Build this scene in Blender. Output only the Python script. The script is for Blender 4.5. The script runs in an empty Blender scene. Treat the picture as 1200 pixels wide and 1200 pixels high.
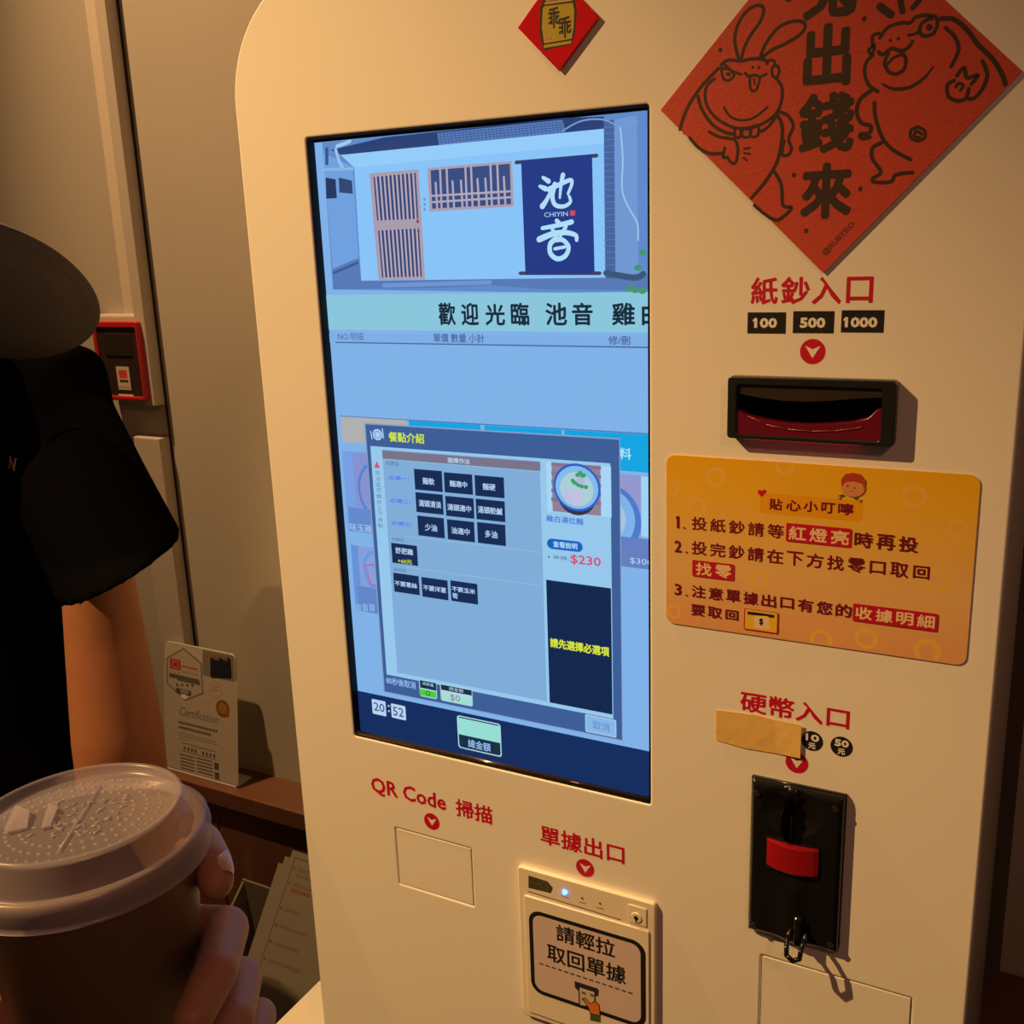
import bpy, bmesh, math, random
from mathutils import Vector, Matrix
random.seed(7)
S = bpy.context.scene
COL = S.collection

# ------------------------------------------------------------------ camera, world, lights, exposure
FOC = 1216.74                                    # focal length in pixels of the 1200 px frame
CX = Vector((0.8808088, 0.4721131, -0.0358482))   # camera right, down, forward in the room
CD = Vector((0.0889648, -0.2393926, -0.9668384))
CF = Vector((-0.4650388, 0.8484105, -0.2528605))
CAM = Vector((0.0, -0.6471, 1.45))
cd = bpy.data.cameras.new('camera'); cam = bpy.data.objects.new('camera', cd); COL.objects.link(cam)
cd.sensor_fit = 'HORIZONTAL'; cd.sensor_width = 36.0; cd.lens = 36.0 * FOC / 1200.0; cd.clip_start = 0.02
up, bk = -CD, -CF
cam.matrix_world = Matrix(((CX.x, up.x, bk.x, CAM.x), (CX.y, up.y, bk.y, CAM.y), (CX.z, up.z, bk.z, CAM.z), (0, 0, 0, 1)))
S.camera = cam
S.view_settings.view_transform = 'Standard'; S.view_settings.look = 'None'
S.view_settings.exposure = 0.0; S.view_settings.gamma = 1.0; S.view_settings.use_curve_mapping = False
w = bpy.data.worlds.new('room_air'); S.world = w; w.use_nodes = True
w.node_tree.nodes['Background'].inputs[0].default_value = (1.0, 0.60, 0.36, 1)
w.node_tree.nodes['Background'].inputs[1].default_value = 0.045

def spot(name, loc, aim, power, col, size, angle, blend):
    l = bpy.data.lights.new(name, 'SPOT'); l.energy = power; l.color = col
    l.shadow_soft_size = size; l.spot_size = math.radians(angle); l.spot_blend = blend
    o = bpy.data.objects.new(name, l); COL.objects.link(o); o.location = loc
    o.rotation_euler = (Vector(aim) - Vector(loc)).to_track_quat('-Z', 'Y').to_euler()
    return o
spot('ceiling_spotlight', (-1.75, -1.30, 2.90), (-0.50, 0.0, 1.02), 322, (1.0, 0.575, 0.205), 0.016, 36, 0.8)
spot('wall_spotlight', (-1.50, -0.10, 3.00), (-0.68, 0.5, 0.62), 215, (1.0, 0.58, 0.25), 0.02, 54, 1.0)
spot('warm_fill_light', (0.9, -1.3, 2.5), (-0.2, 0.2, 0.9), 20, (1.0, 0.42, 0.24), 0.10, 120, 1.0)  # added unseen fill, warms and reddens the right side of the kiosk

# ------------------------------------------------------------------ helpers
def W(px, py, y=0.0):
    """point of the room on the upright plane at depth y, read off the photograph"""
    r = CX * (px - 600) + CD * (py - 600) + CF * FOC
    t = (y - CAM.y) / r.y
    return CAM + r * t
def C(px, py, d):
    return CAM + (CX * ((px - 600) / FOC) + CD * ((py - 600) / FOC) + CF) * d
def zm(s, ox, oy):
    return lambda x, y: (ox + x / s, oy + y / s)
def lin(c):
    return tuple(((v / 255) / 12.92 if v / 255 <= 0.04045 else ((v / 255 + 0.055) / 1.055) ** 2.4) for v in c) + (1,)

MATS = {}
def mat(name, col, rough=0.5, metal=0.0, emit=None, es=1.0, spec=0.5, bump=0.0, bscale=200, vary=0.0, vscale=8, coat=0.0, trans=0.0):
    if name in MATS: return MATS[name]
    m = bpy.data.materials.new(name); m.use_nodes = True
    nt = m.node_tree; b = nt.nodes['Principled BSDF']
    b.inputs['Base Color'].default_value = (*col[:3], 1); b.inputs['Roughness'].default_value = rough
    b.inputs['Metallic'].default_value = metal; b.inputs['Specular IOR Level'].default_value = spec
    b.inputs['Coat Weight'].default_value = coat
    b.inputs['Transmission Weight'].default_value = trans
    if emit is not None:
        b.inputs['Emission Color'].default_value = (*emit[:3], 1); b.inputs['Emission Strength'].default_value = es
    if vary:
        n = nt.nodes.new('ShaderNodeTexNoise'); n.inputs['Scale'].default_value = vscale; n.inputs['Detail'].default_value = 5
        tc = nt.nodes.new('ShaderNodeTexCoord'); nt.links.new(tc.outputs['Object'], n.inputs['Vector'])
        mx = nt.nodes.new('ShaderNodeMix'); mx.data_type = 'RGBA'
        mx.inputs[6].default_value = tuple(c * (1 - vary) for c in col[:3]) + (1,)
        mx.inputs[7].default_value = tuple(min(1, c * (1 + vary)) for c in col[:3]) + (1,)
        nt.links.new(n.outputs['Fac'], mx.inputs[0]); nt.links.new(mx.outputs[2], b.inputs['Base Color'])
    if bump:
        n = nt.nodes.new('ShaderNodeTexNoise'); n.inputs['Scale'].default_value = bscale; n.inputs['Detail'].default_value = 4
        tc = nt.nodes.new('ShaderNodeTexCoord'); nt.links.new(tc.outputs['Object'], n.inputs['Vector'])
        bp = nt.nodes.new('ShaderNodeBump'); bp.inputs['Strength'].default_value = bump; bp.inputs['Distance'].default_value = 0.001
        nt.links.new(n.outputs['Fac'], bp.inputs['Height']); nt.links.new(bp.outputs['Normal'], b.inputs['Normal'])
    MATS[name] = m
    return m
def scr(r, g, b, sample=False):
    """lit screen colour (given as the 8-bit value it shows)"""
    k = 'screen_%d_%d_%d' % (r, g, b)
    if k in MATS: return MATS[k]
    m = mat(k, (0.0, 0.0, 0.0), 0.25, emit=lin((r, g, b)), spec=0.25)
    if not sample: m.cycles.emission_sampling = 'NONE'
    return m
def ink(r, g, b, rough=0.5):
    """printed colour"""
    return mat('print_%d_%d_%d' % (r, g, b), lin((r, g, b)), rough)

def tag(o, label=None, cat=None, group=None, kind=None):
    if label: o['label'] = label
    if cat: o['category'] = cat
    if group: o['group'] = group
    if kind: o['kind'] = kind
    return o
def empty(name, loc, label=None, cat=None, group=None, parent=None):
    o = bpy.data.objects.new(name, None); COL.objects.link(o); o.location = loc; o.empty_display_size = 0.02
    bpy.context.view_layer.update()
    if parent: adopt(o, parent)
    return tag(o, label, cat, group)
def root_world(p):
    m = Matrix.Translation(p.location) if p.parent is None else p.parent.matrix_world
    return p.matrix_world
def adopt(o, parent):
    o.parent = parent
    mw = Matrix.Translation(parent.location) if parent.type == 'EMPTY' else Matrix.Identity(4)
    o.matrix_parent_inverse = mw.inverted()
def link(name, me, mats, parent=None, smooth=False):
    o = bpy.data.objects.new(name, me); COL.objects.link(o)
    for m in (mats if isinstance(mats, (list, tuple)) else [mats]): me.materials.append(m)
    if smooth:
        for p in me.polygons: p.use_smooth = True
    if parent: adopt(o, parent)
    return o
def obj(name, bm, mats, parent=None, smooth=False):
    bmesh.ops.recalc_face_normals(bm, faces=bm.faces)
    me = bpy.data.meshes.new(name); bm.to_mesh(me); bm.free()
    return link(name, me, mats, parent, smooth)

def add_box(bm, a, b, bev=0.0, seg=2, M=None):
    x0, x1 = sorted((a[0], b[0])); y0, y1 = sorted((a[1], b[1])); z0, z1 = sorted((a[2], b[2]))
    vs = [bm.verts.new((x, y, z)) for x in (x0, x1) for y in (y0, y1) for z in (z0, z1)]
    fs = [bm.faces.new([vs[i] for i in q]) for q in ((0, 1, 3, 2), (4, 6, 7, 5), (0, 4, 5, 1), (2, 3, 7, 6), (0, 2, 6, 4), (1, 5, 7, 3))]
    if bev:
        es = list({e for f in fs for e in f.edges})
        r = bmesh.ops.bevel(bm, geom=es, offset=bev, segments=seg, profile=0.5, affect='EDGES')
        vs = list({v for f in r['faces'] for v in f.verts} | {v for v in vs if v.is_valid})
    if M: bmesh.ops.transform(bm, matrix=M, verts=[v for v in vs if v.is_valid])
    return vs
def box(name, a, b, m, parent=None, bev=0.0, seg=2, M=None, smooth=False):
    bm = bmesh.new(); add_box(bm, a, b, bev, seg, M); return obj(name, bm, m, parent, smooth)
def rr(x0, z0, x1, z1, r, seg=8, corners=(1, 1, 1, 1)):
    """rounded rectangle outline in (x, z), counter-clockwise from lower left"""
    out = []
    for k, (cx, cz, a0) in enumerate(((x0 + r, z0 + r, 180), (x1 - r, z0 + r, 270), (x1 - r, z1 - r, 0), (x0 + r, z1 - r, 90))):
        if not corners[k]:
            out.append(((x0, z0), (x1, z0), (x1, z1), (x0, z1))[k]); continue
        for i in range(seg + 1):
            a = math.radians(a0 + 90 * i / seg); out.append((cx + r * math.cos(a), cz + r * math.sin(a)))
    return out
def plate_mesh(outline, holes, y0, y1, bev=0.0, seg=2):
    """flat plate with holes, standing in the x-z plane between y0 (front) and y1; returns a mesh"""
    cu = bpy.data.curves.new('t', 'CURVE'); cu.dimensions = '2D'; cu.fill_mode = 'BOTH'
    cu.extrude = max((y1 - y0) / 2 - bev, 0); cu.bevel_depth = bev; cu.bevel_resolution = seg; cu.offset = -bev
    for pts in [outline] + list(holes):
        sp = cu.splines.new('POLY'); sp.points.add(len(pts) - 1); sp.use_cyclic_u = True
        for p, q in zip(sp.points, pts): p.co = (q[0], q[1], 0, 1)
    o = bpy.data.objects.new('t', cu); COL.objects.link(o)
    dg = bpy.context.evaluated_depsgraph_get(); me = bpy.data.meshes.new_from_object(o.evaluated_get(dg))
    bpy.data.objects.remove(o); bpy.data.curves.remove(cu)
    me.transform(Matrix(((1, 0, 0, 0), (0, 0, 1, (y0 + y1) / 2), (0, 1, 0, 0), (0, 0, 0, 1))))
    bm = bmesh.new(); bm.from_mesh(me); bmesh.ops.remove_doubles(bm, verts=bm.verts, dist=1e-6)
    bmesh.ops.recalc_face_normals(bm, faces=bm.faces); bm.to_mesh(me); bm.free()
    return me
def plate(name, outline, holes, y0, y1, m, parent=None, bev=0.0, seg=2):
    me = plate_mesh(outline, holes, y0, y1, bev, seg); me.materials.clear()
    return link(name, me, m, parent)

TXT = {}
def glyphs(body, spacing=1.0):
    k = (body, spacing)
    if k not in TXT:
        cu = bpy.data.curves.new('t', 'FONT'); cu.body = body; cu.resolution_u = 2; cu.space_character = spacing
        o = bpy.data.objects.new('t', cu); COL.objects.link(o)
        dg = bpy.context.evaluated_depsgraph_get(); me = o.evaluated_get(dg).to_mesh()
        vs = [(v.co.x, v.co.y) for v in me.vertices]; fs = [tuple(p.vertices) for p in me.polygons]
        o.evaluated_get(dg).to_mesh_clear()
        bpy.data.objects.remove(o); bpy.data.curves.remove(cu)
        TXT[k] = (vs, fs)
    return TXT[k]

class Print:
    """flat printed (or displayed) marks, collected in one mesh on the plane y, each layer a hair in front of the last"""
    def __init__(s, y, step=0.000002):
        s.y = y; s.n = 0; s.step = step; s.v = []; s.f = []; s.mi = []; s.mats = []; s.base = y; s.Z = None
    def z(s, *a): s.Z = zm(*a); return s
    def P(s, x, y):
        if s.Z: x, y = s.Z(x, y)
        p = W(x, y, s.base); return (p.x, p.z)
    def mi_(s, m):
        if m not in s.mats: s.mats.append(m)
        return s.mats.index(m)
    def raw(s, verts, faces, m, up=True):
        if up: s.n += 1
        y = s.y - s.n * s.step; k = len(s.v); i = s.mi_(m)
        s.v += [(x, y, z) for x, z in verts]
        for f in faces: s.f.append([k + q for q in f]); s.mi.append(i)
    def poly(s, pts, m, plane=False):
        p = pts if plane else [s.P(*q) for q in pts]
        bm = bmesh.new(); vs = [bm.verts.new((x, z, 0)) for x, z in p]
        f = bm.faces.new(vs); bmesh.ops.triangulate(bm, faces=[f]); bm.verts.index_update()
        s.raw([(v.co.x, v.co.y) for v in bm.verts], [[v.index for v in g.verts] for g in bm.faces], m); bm.free()
    def rc(s, x0, y0, x1, y1):
        a = s.P(x0, y0); b = s.P(x1, y1); return min(a[0], b[0]), min(a[1], b[1]), max(a[0], b[0]), max(a[1], b[1])
    def rect(s, x0, y0, x1, y1, m, r=0.0):
        """upright rectangle on the plane; the corners given are top left and bottom right"""
        q = s.rc(x0, y0, x1, y1)
        s.poly(rr(*q, r, 5) if r else [(q[0], q[1]), (q[2], q[1]), (q[2], q[3]), (q[0], q[3])], m, True)
    def frame(s, x0, y0, x1, y1, m, t, r=0.0):
        a, b, c, d = s.rc(x0, y0, x1, y1)
        o = rr(a, b, c, d, max(r, 1e-5), 5); i = rr(a + t, b + t, c - t, d - t, max(r - t, 1e-5), 5); n = len(o)
        s.raw(o + i, [(k, (k + 1) % n, n + (k + 1) % n, n + k) for k in range(n)], m)
    def disc(s, x, y, r, m, rz=None, n=28, r0=0.0):
        c = s.P(x, y); rz = rz or r
        o = [(c[0] + r * math.cos(2 * math.pi * k / n), c[1] + rz * math.sin(2 * math.pi * k / n)) for k in range(n)]
        if r0:
            q = r0 / r; i = [(c[0] + (a - c[0]) * q, c[1] + (b - c[1]) * q) for a, b in o]
            s.raw(o + i, [(k, (k + 1) % n, n + (k + 1) % n, n + k) for k in range(n)], m)
        else: s.raw(o, [list(range(n))], m)
    def stroke(s, pts, m, wd, wd1=None, smooth=True, plane=False, closed=False, taper=False):
        p = [Vector(q) if plane else Vector(s.P(*q)) for q in pts]
        if smooth and len(p) > 2:
            out = []; n = len(p); rng = range(n if closed else n - 1)
            for i in rng:
                a, b = p[i], p[(i + 1) % n]
                pa = p[i - 1] if (i or closed) else a; pb = p[(i + 2) % n] if (closed or i + 2 < n) else b
                for k in range(5):
                    t = k / 5; t2 = t * t; t3 = t2 * t
                    out.append(0.5 * ((2 * a) + (b - pa) * t + (2 * pa - 5 * a + 4 * b - pb) * t2 + (3 * a - pa - 3 * b + pb) * t3))
            out.append(p[0] if closed else p[-1]); p = out
        elif closed: p = p + [p[0]]
        n = len(p); L = []; R = []
        for i, a in enumerate(p):
            d = (p[min(i + 1, n - 1)] - p[max(i - 1, 0)])
            if closed and i in (0, n - 1): d = p[1] - p[n - 2]
            d = d.normalized() if d.length > 1e-9 else Vector((1, 0)); nn = Vector((-d.y, d.x))
            t = i / max(n - 1, 1); h = (wd + ((wd1 if wd1 is not None else wd) - wd) * t) / 2
            if taper: h *= 0.35 + 0.65 * math.sin(math.pi * min(1, 0.08 + t * 0.9))
            L.append(tuple(a + nn * h)); R.append(tuple(a - nn * h))
        s.raw(L + R, [(i, i + 1, n + i + 1, n + i) for i in range(n - 1)], m)
        if not closed:
            for a, h in ((p[0], wd / 2), (p[-1], (wd1 if wd1 is not None else wd) / 2)):
                if taper: h *= 0.4
                s.n += 1
                s.raw([(a.x + h * math.cos(k * math.pi / 4), a.y + h * math.sin(k * math.pi / 4)) for k in range(8)], [list(range(8))], m, False)
    def hline(s, x0, y0, x1, m, t=0.0008):
        a = s.P(x0, y0); b = s.P(x1, y0)
        s.poly([(a[0], a[1] - t / 2), (b[0], a[1] - t / 2), (b[0], a[1] + t / 2), (a[0], a[1] + t / 2)], m, True)
    def text(s, body, x0, y0, x1, y1, m, bold=0.0, spacing=1.0, rot=0.0, plane=False, shear=0.0):
        """lettering fitted into the rectangle given by its top left and bottom right"""
        if plane: a, b, c, d = x0, y0, x1, y1
        else: a, b, c, d = s.rc(x0, y0, x1, y1)
        vs, fs = glyphs(body, spacing)
        ux = [v[0] for v in vs]; uy = [v[1] for v in vs]
        a += bold; c -= bold; b += bold; d -= bold
        sx = (c - a) / (max(ux) - min(ux)); sy = (d - b) / (max(uy) - min(uy))
        mx, my = min(ux), min(uy)
        q = [(a + (x - mx) * sx + shear * (y - my) * sy, b + (y - my) * sy) for x, y in vs]
        offs = [(0, 0)] if not bold else [(bold * math.cos(t), bold * math.sin(t)) for t in [k * math.pi / 4 for k in range(8)]] + [(0, 0)]
        s.n += 1
        for k, (ox, oy) in enumerate(offs):
            s.n += 0.5; s.raw([(x + ox, y + oy) for x, y in q], fs, m, False)
    def text_rot(s, body, cx, cz, wd, ht, ang, m, bold=0.0):
        vs, fs = glyphs(body); ux = [v[0] for v in vs]; uy = [v[1] for v in vs]
        sx = wd / (max(ux) - min(ux)); sy = ht / (max(uy) - min(uy)); mx = (max(ux) + min(ux)) / 2; my = (max(uy) + min(uy)) / 2
        ca, sa = math.cos(ang), math.sin(ang); s.n += 1
        for ox, oy in ([(0, 0)] if not bold else [(bold, 0), (-bold, 0), (0, bold), (0, -bold)]):
            s.n += 0.05
            s.raw([(cx + ca * (x - mx) * sx - sa * (y - my) * sy + ox, cz + sa * (x - mx) * sx + ca * (y - my) * sy + oy) for x, y in vs], fs, m, False)
    def done(s, name, parent=None, M=None):
        me = bpy.data.meshes.new(name); me.from_pydata(s.v, [], s.f)
        if M: me.transform(M)
        for m in s.mats: me.materials.append(m)
        for p, i in zip(me.polygons, s.mi): p.material_index = i
        me.validate()
        o = bpy.data.objects.new(name, me); COL.objects.link(o)
        if parent: adopt(o, parent)
        return o

def lathe(name, prof, c, axis, m, parent=None, seg=64, smooth=True, a0=0, a1=360):
    """surface of revolution; profile of (radius, height) along the axis"""
    axis = axis.normalized(); u = axis.cross(Vector((0, 1, 0))).normalized(); v = axis.cross(u)
    bm = bmesh.new(); rings = []
    for r, h in prof:
        if r < 1e-6: rings.append([bm.verts.new(c + axis * h)]); continue
        rings.append([bm.verts.new(c + axis * h + (u * math.cos(2 * math.pi * k / seg) + v * math.sin(2 * math.pi * k / seg)) * r) for k in range(seg)])
    for A, B in zip(rings, rings[1:]):
        for k in range(seg):
            j = (k + 1) % seg
            if len(A) == 1: bm.faces.new((A[0], B[k], B[j]))
            elif len(B) == 1: bm.faces.new((A[k], A[j], B[0]))
            else: bm.faces.new((A[k], A[j], B[j], B[k]))
    return obj(name, bm, m, parent, smooth)

def ball(bm, c, r, seg=16, sc=(1, 1, 1), M=None):
    r_ = bmesh.ops.create_uvsphere(bm, u_segments=seg, v_segments=seg // 2 + 2, radius=1.0)
    T = Matrix.Translation(c) @ (M or Matrix.Identity(4)) @ Matrix.Diagonal((r * sc[0], r * sc[1], r * sc[2], 1))
    bmesh.ops.transform(bm, matrix=T, verts=r_['verts'])
def cone(bm, a, b, ra, rb, seg=16, flat=1.0, side=None):
    d = (b - a); L = d.length
    if L < 1e-6: return
    d.normalize(); u = d.orthogonal().normalized() if side is None else (side - d * side.dot(d)).normalized(); v = d.cross(u)
    A = []; B = []
    for k in range(seg):
        t = 2 * math.pi * k / seg; q = u * math.cos(t) + v * math.sin(t) * flat
        A.append(bm.verts.new(a + q * ra)); B.append(bm.verts.new(b + q * rb))
    for k in range(seg): j = (k + 1) % seg; bm.faces.new((A[k], A[j], B[j], B[k]))
    bm.faces.new(A[::-1]); bm.faces.new(B)
def limb(bm, pts, seg=16):
    """tapering chain of (point, radius)"""
    for p, r in pts: ball(bm, p, r, seg)
    for (a, ra), (b, rb) in zip(pts, pts[1:]): cone(bm, a, b, ra, rb, seg)
def organic(name, bm, voxel, smooth, m, parent=None):
    """fuse overlapping solids into one continuous skin"""
    bmesh.ops.recalc_face_normals(bm, faces=bm.faces)
    me = bpy.data.meshes.new(name); bm.to_mesh(me); bm.free()
    o = bpy.data.objects.new(name, me); COL.objects.link(o)
    r = o.modifiers.new('r', 'REMESH'); r.mode = 'VOXEL'; r.voxel_size = voxel
    q = o.modifiers.new('s', 'SMOOTH'); q.iterations = smooth; q.factor = 0.5
    dg = bpy.context.evaluated_depsgraph_get(); me2 = bpy.data.meshes.new_from_object(o.evaluated_get(dg))
    bpy.data.objects.remove(o); bpy.data.meshes.remove(me)
    return link(name, me2, m, parent, True)
def tube(bm, pts, r, seg=8):
    for a, b in zip(pts, pts[1:]): cone(bm, a, b, r, r, seg)
    for p in pts[1:-1]: ball(bm, p, r, seg)
def sheet(name, pts, thick, m, parent=None):
    """thin slab from a quad of 3-D points (front face), thickness along its normal away from the camera"""
    n = (pts[1] - pts[0]).cross(pts[3] - pts[0]).normalized()
    if n.dot(CAM - pts[0]) > 0: n = -n
    bm = bmesh.new(); A = [bm.verts.new(p) for p in pts]; B = [bm.verts.new(p + n * thick) for p in pts]
    bm.faces.new(A); bm.faces.new(B[::-1]); k = len(pts)
    for i in range(k): bm.faces.new((A[i], B[i], B[(i + 1) % k], A[(i + 1) % k]))
    return obj(name, bm, m, parent)

def flag(p, a, d, t, m):
    p.poly([(a - 1.5 * t, d - 2.2 * t), (a + 0.4 * t, d), (a + 1.2 * t, d), (a + 1.2 * t, d - 1.6 * t), (a - 1.1 * t, d - 3.4 * t)], m, True)
class CardPrint(Print):
    """marks on a free-standing card: picture-like coordinates of the card's face, mapped to its width and height"""
    def __init__(s, o, eu, ev, wd, ht):
        super().__init__(0.0); s.o, s.eu, s.ev, s.wd, s.ht = o, eu, ev, wd, ht
    def P(s, x, y):
        dx, dy = x - s.o[0], y - s.o[1]; D = s.eu[0] * s.ev[1] - s.eu[1] * s.ev[0]
        u = (dx * s.ev[1] - dy * s.ev[0]) / D; v = (s.eu[0] * dy - s.eu[1] * dx) / D
        return (u * s.wd, -v * s.ht)
def card_frame(tl, tr, bl):
    """matrix taking (x, y, z) = (along top edge, into the card, up the card) into the room; origin at the top left"""
    ex = (tr - tl).normalized(); ez = (tl - bl); ez = (ez - ex * ez.dot(ex)).normalized(); ey = ez.cross(ex)
    return Matrix(((ex.x, ey.x, ez.x, tl.x), (ex.y, ey.y, ez.y, tl.y), (ex.z, ey.z, ez.z, tl.z), (0, 0, 0, 1)))

# ------------------------------------------------------------------ materials
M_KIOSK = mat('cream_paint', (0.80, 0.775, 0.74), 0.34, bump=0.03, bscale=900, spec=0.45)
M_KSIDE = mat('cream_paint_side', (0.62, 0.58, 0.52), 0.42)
M_GAP = mat('dark_gap', (0.02, 0.018, 0.015), 0.8)
M_WALL = mat('painted_wall', (0.44, 0.40, 0.34), 0.42, bump=0.15, bscale=35, vary=0.05, vscale=3, spec=0.3)
M_TRUNK = mat('trunking_plastic', (0.46, 0.41, 0.35), 0.45)
M_WOOD = mat('dark_wood', (0.13, 0.055, 0.032), 0.38, vary=0.25, vscale=14, bump=0.1, bscale=60)
M_FLOOR = mat('floor_tile', (0.12, 0.09, 0.07), 0.4, vary=0.1)
M_CEIL = mat('ceiling_paint', (0.25, 0.2, 0.16), 0.8)
M_BLK = mat('black_plastic', (0.012, 0.012, 0.013), 0.32)
M_BLKG = mat('black_gloss_plastic', (0.008, 0.008, 0.009), 0.18)
M_PRN = mat('ivory_plastic', (0.78, 0.71, 0.60), 0.4)
M_STEEL = mat('steel', (0.55, 0.52, 0.48), 0.3, metal=1.0)
M_RED = ink(200, 0, 48)
M_RED.node_tree.nodes['Principled BSDF'].inputs['Base Color'].default_value = (0.52, 0.002, 0.028, 1)
M_BLACKINK = mat('black_ink', (0.012, 0.011, 0.012), 0.45)
M_WHITEINK = mat('white_ink', (0.78, 0.76, 0.74), 0.5)
M_SKIN = mat('skin', (0.42, 0.20, 0.135), 0.5, bump=0.15, bscale=300, vary=0.08, vscale=30, spec=0.35)

# ------------------------------------------------------------------ the room
YW, YL = 0.50, 0.431                               # wall and front of the wooden wainscot
wall = box('wall_back', (-2.6, YW, 0), (1.6, YW + 0.12, 3.2), M_WALL); tag(wall, kind='structure')
tag(box('floor', (-2.6, -3.0, -0.06), (1.6, YW + 0.12, 0), M_FLOOR), kind='structure')
tag(box('ceiling', (-2.6, -3.0, 3.2), (1.6, YW + 0.12, 3.26), M_CEIL), kind='structure')
tag(box('wall_left', (-2.72, -3.0, 0), (-2.6, YW + 0.12, 3.2), M_WALL), kind='structure')
ZL = 0.622
ws = empty('trim_1', (-0.5, YW, 0)); tag(ws, kind='structure')
box('cap_board', (-2.6, YL - 0.004, ZL - 0.030), (1.6, YW, ZL), M_WOOD, ws, bev=0.002)
x = -2.6
while x < 1.55:
    box('board', (x + 0.0015, YL + 0.006, 0.10), (x + 0.2385, YW, ZL - 0.0315), M_WOOD, ws, bev=0.002); x += 0.24
box('kick_board', (-2.6, YL, 0.0), (1.6, YW, 0.10), M_WOOD, ws, bev=0.002)

# cable trunking running down the wall, in two lengths with a break between them
tr = empty('trim_2', (-1.26, YW, 0)); tag(tr, kind='structure')
a = W(111, 0, YW - 0.02).x; b = W(124, 0, YW - 0.02).x; zb = W(180, 476, YW - 0.02).z
a0 = W(101, 0, YW - 0.010).x
box('upper_duct', (a, YW - 0.022, zb), (b, YW, 3.2), M_TRUNK, tr, bev=0.002)
box('side_strip', (a0 - 0.001, YW - 0.013, zb + 0.12), (a + 0.001, YW, 3.2), mat('pale_strip', (0.60, 0.53, 0.43), 0.5), tr, bev=0.001)
zc = W(178, 513, YW - 0.02).z
box('lower_duct', (a - 0.035, YW - 0.022, ZL), (b, YW, zc), M_TRUNK, tr, bev=0.002)
box('seam', (b + 0.0005, YW - 0.002, ZL), (b + 0.0035, YW + 0.001, 3.2), M_GAP, tr)

# dark strip coloured as wall shade, and metal latch to the right of the kiosk
dk = box('shade_strip', (W(1150, 1100, YW - 0.01).x, YW - 0.012, ZL), (W(1175, 1100, YW - 0.01).x, YW, 3.2), mat('shade_brown', (0.10, 0.08, 0.055), 0.5)); tag(dk, kind='structure')
lt = empty('door_latch', W(1200, 502, YW - 0.03), 'chrome barrel latch on the dark wall at the right edge of the photo', 'latch')
p = W(1198, 503, YW - 0.03)
bm = bmesh.new(); cone(bm, Vector((p.x - 0.030, p.y, p.z)), Vector((p.x + 0.09, p.y, p.z)), 0.010, 0.010, 24); obj('bolt', bm, M_STEEL, lt, True)
for dx in (0.0, 0.055):
    box('bracket', (p.x + dx, YW - 0.046, p.z - 0.014), (p.x + dx + 0.010, YW, p.z + 0.018), M_STEEL, lt, bev=0.001)
box('back_plate', (p.x - 0.03, YW - 0.006, p.z - 0.022), (p.x + 0.09, YW, p.z + 0.026), mat('brushed_plate', (0.3, 0.27, 0.23), 0.4, metal=1.0), lt, bev=0.001)

# ------------------------------------------------------------------ red emergency box on the wall
fy = YW - 0.032
fb = empty('emergency_box', W(140, 420, YW), 'small red framed emergency box with dark front and white label, on the wall', 'alarm box')
q0 = W(106, 377, fy); q1 = W(158.5, 377, fy); q2 = W(168, 470, fy)
box('back_box', (q0.x, fy + 0.012, q2.z - 0.004), (q1.x + 0.003, YW, q0.z + 0.010), M_TRUNK, fb, bev=0.004)
FR = mat('red_plastic', (0.42, 0.012, 0.018), 0.35)
plate('frame', rr(q0.x, q2.z, q1.x, q0.z, 0.003), [rr(q0.x + 0.007, q2.z + 0.006, q1.x - 0.004, q0.z - 0.009, 0.002)], fy, fy + 0.014, FR, fb, bev=0.0015)
box('dark_window', (q0.x + 0.006, fy + 0.003, q2.z + 0.005), (q1.x - 0.003, fy + 0.011, q0.z - 0.008), mat('smoked_panel', (0.03, 0.018, 0.016), 0.3), fb)
box('recess_panel', (q0.x + 0.022, fy + 0.0015, q0.z - 0.052), (q1.x - 0.018, fy + 0.004, q0.z - 0.018), mat('smoked_panel_inner', (0.02, 0.014, 0.012), 0.4), fb, bev=0.0008)
pr = Print(fy + 0.0026).z(4, 0, 350)
pr.base = fy
pr.rect(536, 318, 610, 430, ink(190, 175, 160)); pr.rect(548, 335, 592, 375, ink(200, 60, 60)); pr.rect(555, 380, 597, 396, ink(70, 60, 60)); pr.rect(548, 408, 608, 426, ink(165, 150, 130))
pr.rect(549, 447, 620, 463, ink(200, 190, 175))
pr.done('label_sticker', fb)

# ------------------------------------------------------------------ certificate stand on the wooden ledge
d0 = 0.435
bl = W(196.5, 906, 0.4435); br_ = W(277, 922, 0.4435); bl.z = br_.z = ZL + 0.001
wd = (br_ - bl).length; bl = Vector((bl.x, 0.4435, ZL + 0.001)); br_ = Vector((br_.x, 0.4435, ZL + 0.001)); wd = br_.x - bl.x
tl = W(200, 752, 0.472); ht = (tl - Vector((tl.x, bl.y, bl.z))).length
tl = Vector((bl.x, 0.472, tl.z)); tr_ = Vector((br_.x, 0.472, tl.z))
cs = empty('certificate_stand', (bl + br_) / 2, 'clear acrylic stand with a white certificate leaning on the wooden ledge', 'certificate stand')
FM = card_frame(tl, tr_, bl); ht = (tl - bl).length
me = plate_mesh(rr(0, -ht, wd, 0, 0.010, 6, (0, 0, 1, 1)), [], 0.0, 0.0035, 0.0006)
me.materials.clear(); me.transform(FM); link('acrylic_panel', me, mat('acrylic', (0.45, 0.42, 0.37), 0.15, spec=0.6), cs)
box('foot_lip', (bl.x, bl.y - 0.001, ZL), (br_.x, bl.y + 0.035, ZL + 0.003), MATS['acrylic'], cs, bev=0.0006)
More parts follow.
